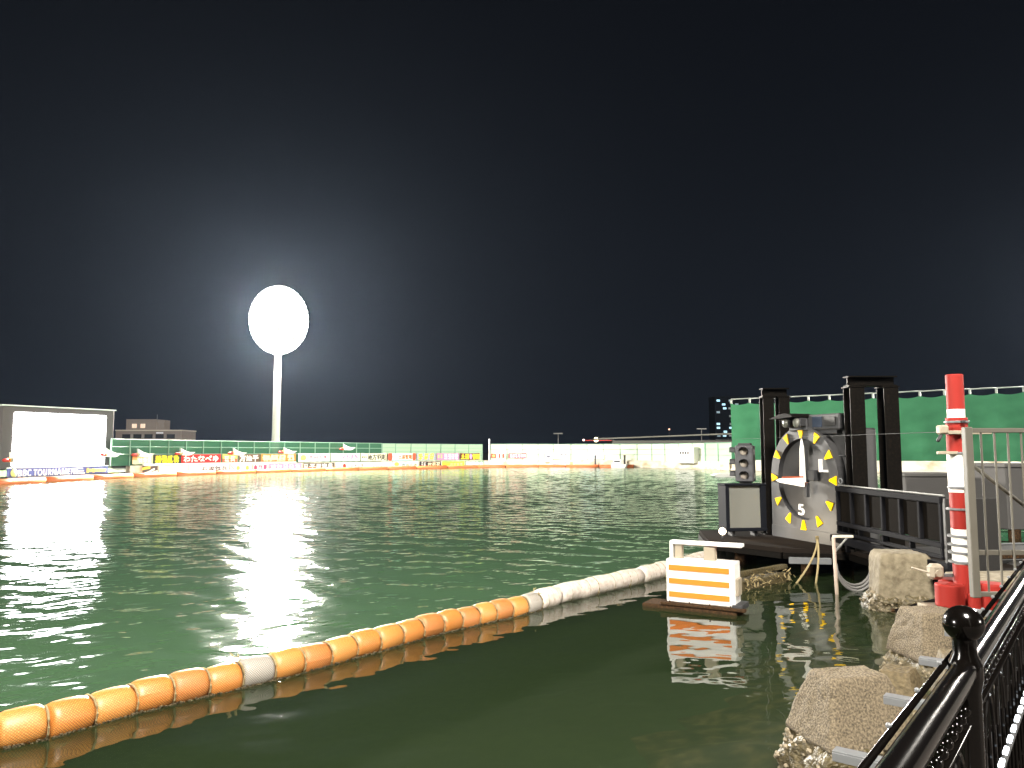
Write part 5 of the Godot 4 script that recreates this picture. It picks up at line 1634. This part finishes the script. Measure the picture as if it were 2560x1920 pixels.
func railing() -> void:
	var d := Vector3(sin(deg_to_rad(37.8)), 0, -cos(deg_to_rad(37.8)))
	var side := Vector3(-d.z, 0, d.x) * -1.0     # towards the water
	if side.x > 0:
		side = -side
	var base := Vector3(1.47, 1.05, -2.56)
	var o := thing("railing", "glossy black railing with ball-topped post and beaded rows", "railing", base)
	var P := func(s: float, y: float, out := 0.0) -> Vector3: return d * s + Vector3(0, y - 1.05, 0) + side * out
	part(o, "handrail", tube([P.call(-2.4, 2.1), P.call(-1.2, 2.1), P.call(0, 2.1), P.call(3, 2.1), P.call(9.5, 2.1)], 0.038, 20), M.lacquer)
	part(o, "outer_rail", tube([P.call(-2.4, 2.11, 0.058), P.call(9.5, 2.11, 0.058)], 0.009, 10), M.lacquer)
	part(o, "under_rail", tube([P.call(-2.4, 2.045, 0.0), P.call(9.5, 2.045, 0.0)], 0.016, 10), M.lacquer)
	part(o, "lower_rail", tube([P.call(-2.4, 1.93), P.call(9.5, 1.93)], 0.014, 10), M.lacquer)
	part(o, "foot_rail", tube([P.call(-2.4, 1.2), P.call(9.5, 1.2)], 0.02, 10), M.lacquer)
	for k in 3:
		var s := [0.0, 3.6, 7.2][k] as float
		part(o, "post", lathe([Vector2(0.055, 0.0), Vector2(0.055, 0.06), Vector2(0.042, 0.08), Vector2(0.042, 0.98), Vector2(0.05, 1.02), Vector2(0.05, 1.07), Vector2(0.036, 1.1), Vector2(0.036, 1.15)], 24), M.lacquer, P.call(s, 1.05))
		var ball := SphereMesh.new()
		ball.radius = 0.061
		ball.height = 0.116
		ball.radial_segments = 40
		ball.rings = 24
		part(o, "ball_cap", ball, M.lacquer, P.call(s, 2.243))
	var bead := SphereMesh.new()
	bead.radius = 0.019
	bead.height = 0.038
	bead.radial_segments = 16
	bead.rings = 8
	var s2 := -1.6
	while s2 < 6.0:
		if absf(s2) > 0.06 and absf(s2 - 3.6) > 0.06:
			part(o, "bead", bead, M.lacquer, P.call(s2, 1.985))
		s2 += 0.085
	var s3 := -1.5
	while s3 < 5.5:
		var pts := []
		for i in 9:
			var a := PI * i / 8.0
			pts.append(P.call(s3 + 0.16 - cos(a) * 0.13, 1.74 + sin(a) * 0.17))
		part(o, "scroll", tube(pts, 0.009, 6), M.lacquer)
		part(o, "stud", box(Vector3(0.014, 0.014, 0.014), 0.004), M.steel, P.call(s3, 2.12, 0.066))
		s3 += 0.36
	part(o, "panel", box(Vector3(11.8, 0.5, 0.02), 0.004), mat(0.012, 0.009, 0.008, 0.5), P.call(3.5, 1.5, 0.03), Basis(Vector3.UP, facing(Vector3.ZERO, d)))
	part(o, "kick_board", box(Vector3(11.8, 0.3, 0.05), 0.01), mat(0.03, 0.018, 0.01, 0.5), P.call(3.5, 1.22, 0.03), Basis(Vector3.UP, facing(Vector3.ZERO, d)))
	for k in 60:
		part(o, "baluster", tube([P.call(-2.2 + k * 0.14, 1.21), P.call(-2.2 + k * 0.14, 1.92)], 0.008, 6), M.lacquer)
	# glowing dashes added in place of reflections on a lower rail
	var ls := thing("glint_strip", "row of glowing dashes imitating cold white glints along the inside of the railing", "glint strip", base + Vector3(0, 0.6, 0))
	part(ls, "channel", tube([P.call(-1.0, 1.045, -0.03), P.call(7.0, 1.045, -0.03)], 0.012, 8), M.dark)
	var s4 := -0.4
	while s4 < 6.0:
		var q: Vector3 = P.call(s4, 1.06, -0.03)
		part(ls, "glint", box(Vector3(0.075, 0.014, 0.016), 0.003), M.rail_glint, q, Basis(Vector3.UP, facing(Vector3.ZERO, d)))
		s4 += 0.15
	var al := AreaLight3D.new()  # extra light added to go with the glint dashes
	al.name = "added_strip_light"
	al.area_size = Vector2(5.6, 0.02)
	al.light_energy = 0.12
	al.light_color = Color(0.85, 0.93, 1.0)
	al.shadow_enabled = true
	al.area_range = 8.0
	al.transform = Transform3D(Basis(Vector3.UP, facing(Vector3.ZERO, d)) * Basis(Vector3.RIGHT, PI / 2), P.call(2.8, 1.08, -0.03))
	ls.add_child(al)
	# steel outrigger brackets reaching out over the blocks
	for k in 6:
		var tip := Vector3(1.96, 1.0, -4.85) + d * 1.33 * k
		var br := thing("outrigger_bracket", ["grey steel bracket reaching over the wet block at the railing foot", "grey steel bracket reaching over the pitted barnacled block", "grey steel bracket pointing at the leaning brown block", "grey steel bracket pointing at the block before the red mast", "grey steel bracket beside the red drums of the mast", "grey steel bracket past the foot of the barred gate"][k], "bracket", tip, 0.0, "outrigger brackets under the railing")
		var bb := Basis(Vector3.UP, facing(Vector3.ZERO, -side))
		part(br, "flange", box(Vector3(1.1, 0.012, 0.09), 0.002), M.steel, -side * 0.55, bb)
		part(br, "web", prism(PackedVector2Array([Vector2(0.14, -0.005), Vector2(1.1, -0.005), Vector2(1.1, -0.3), Vector2(0.6, -0.16)]), -0.006, 0.006), M.steel, Vector3.ZERO, bb)
		part(br, "lip", box(Vector3(1.1, 0.05, 0.01), 0.002), M.steel, -side * 0.55 + d * -0.045 + Vector3(0, -0.03, 0), bb)

func wires() -> void:
	var a := Vector3(5.6, 3.06, -10.1)
	var b := Vector3(26, 5.2, -150)
	var w := part(self, "start_line_cable", tube([a, a.lerp(b, 0.1) + Vector3(0, -0.05, 0), a.lerp(b, 0.33) + Vector3(0, -0.15, 0), a.lerp(b, 0.66) + Vector3(0, -0.15, 0), b], 0.004, 5), mat(0.08, 0.08, 0.08, 0.8, 0.0, 0.2))
	tag(w, "thin cable stretched from the striped mast across the clock to the far bank", "cable")
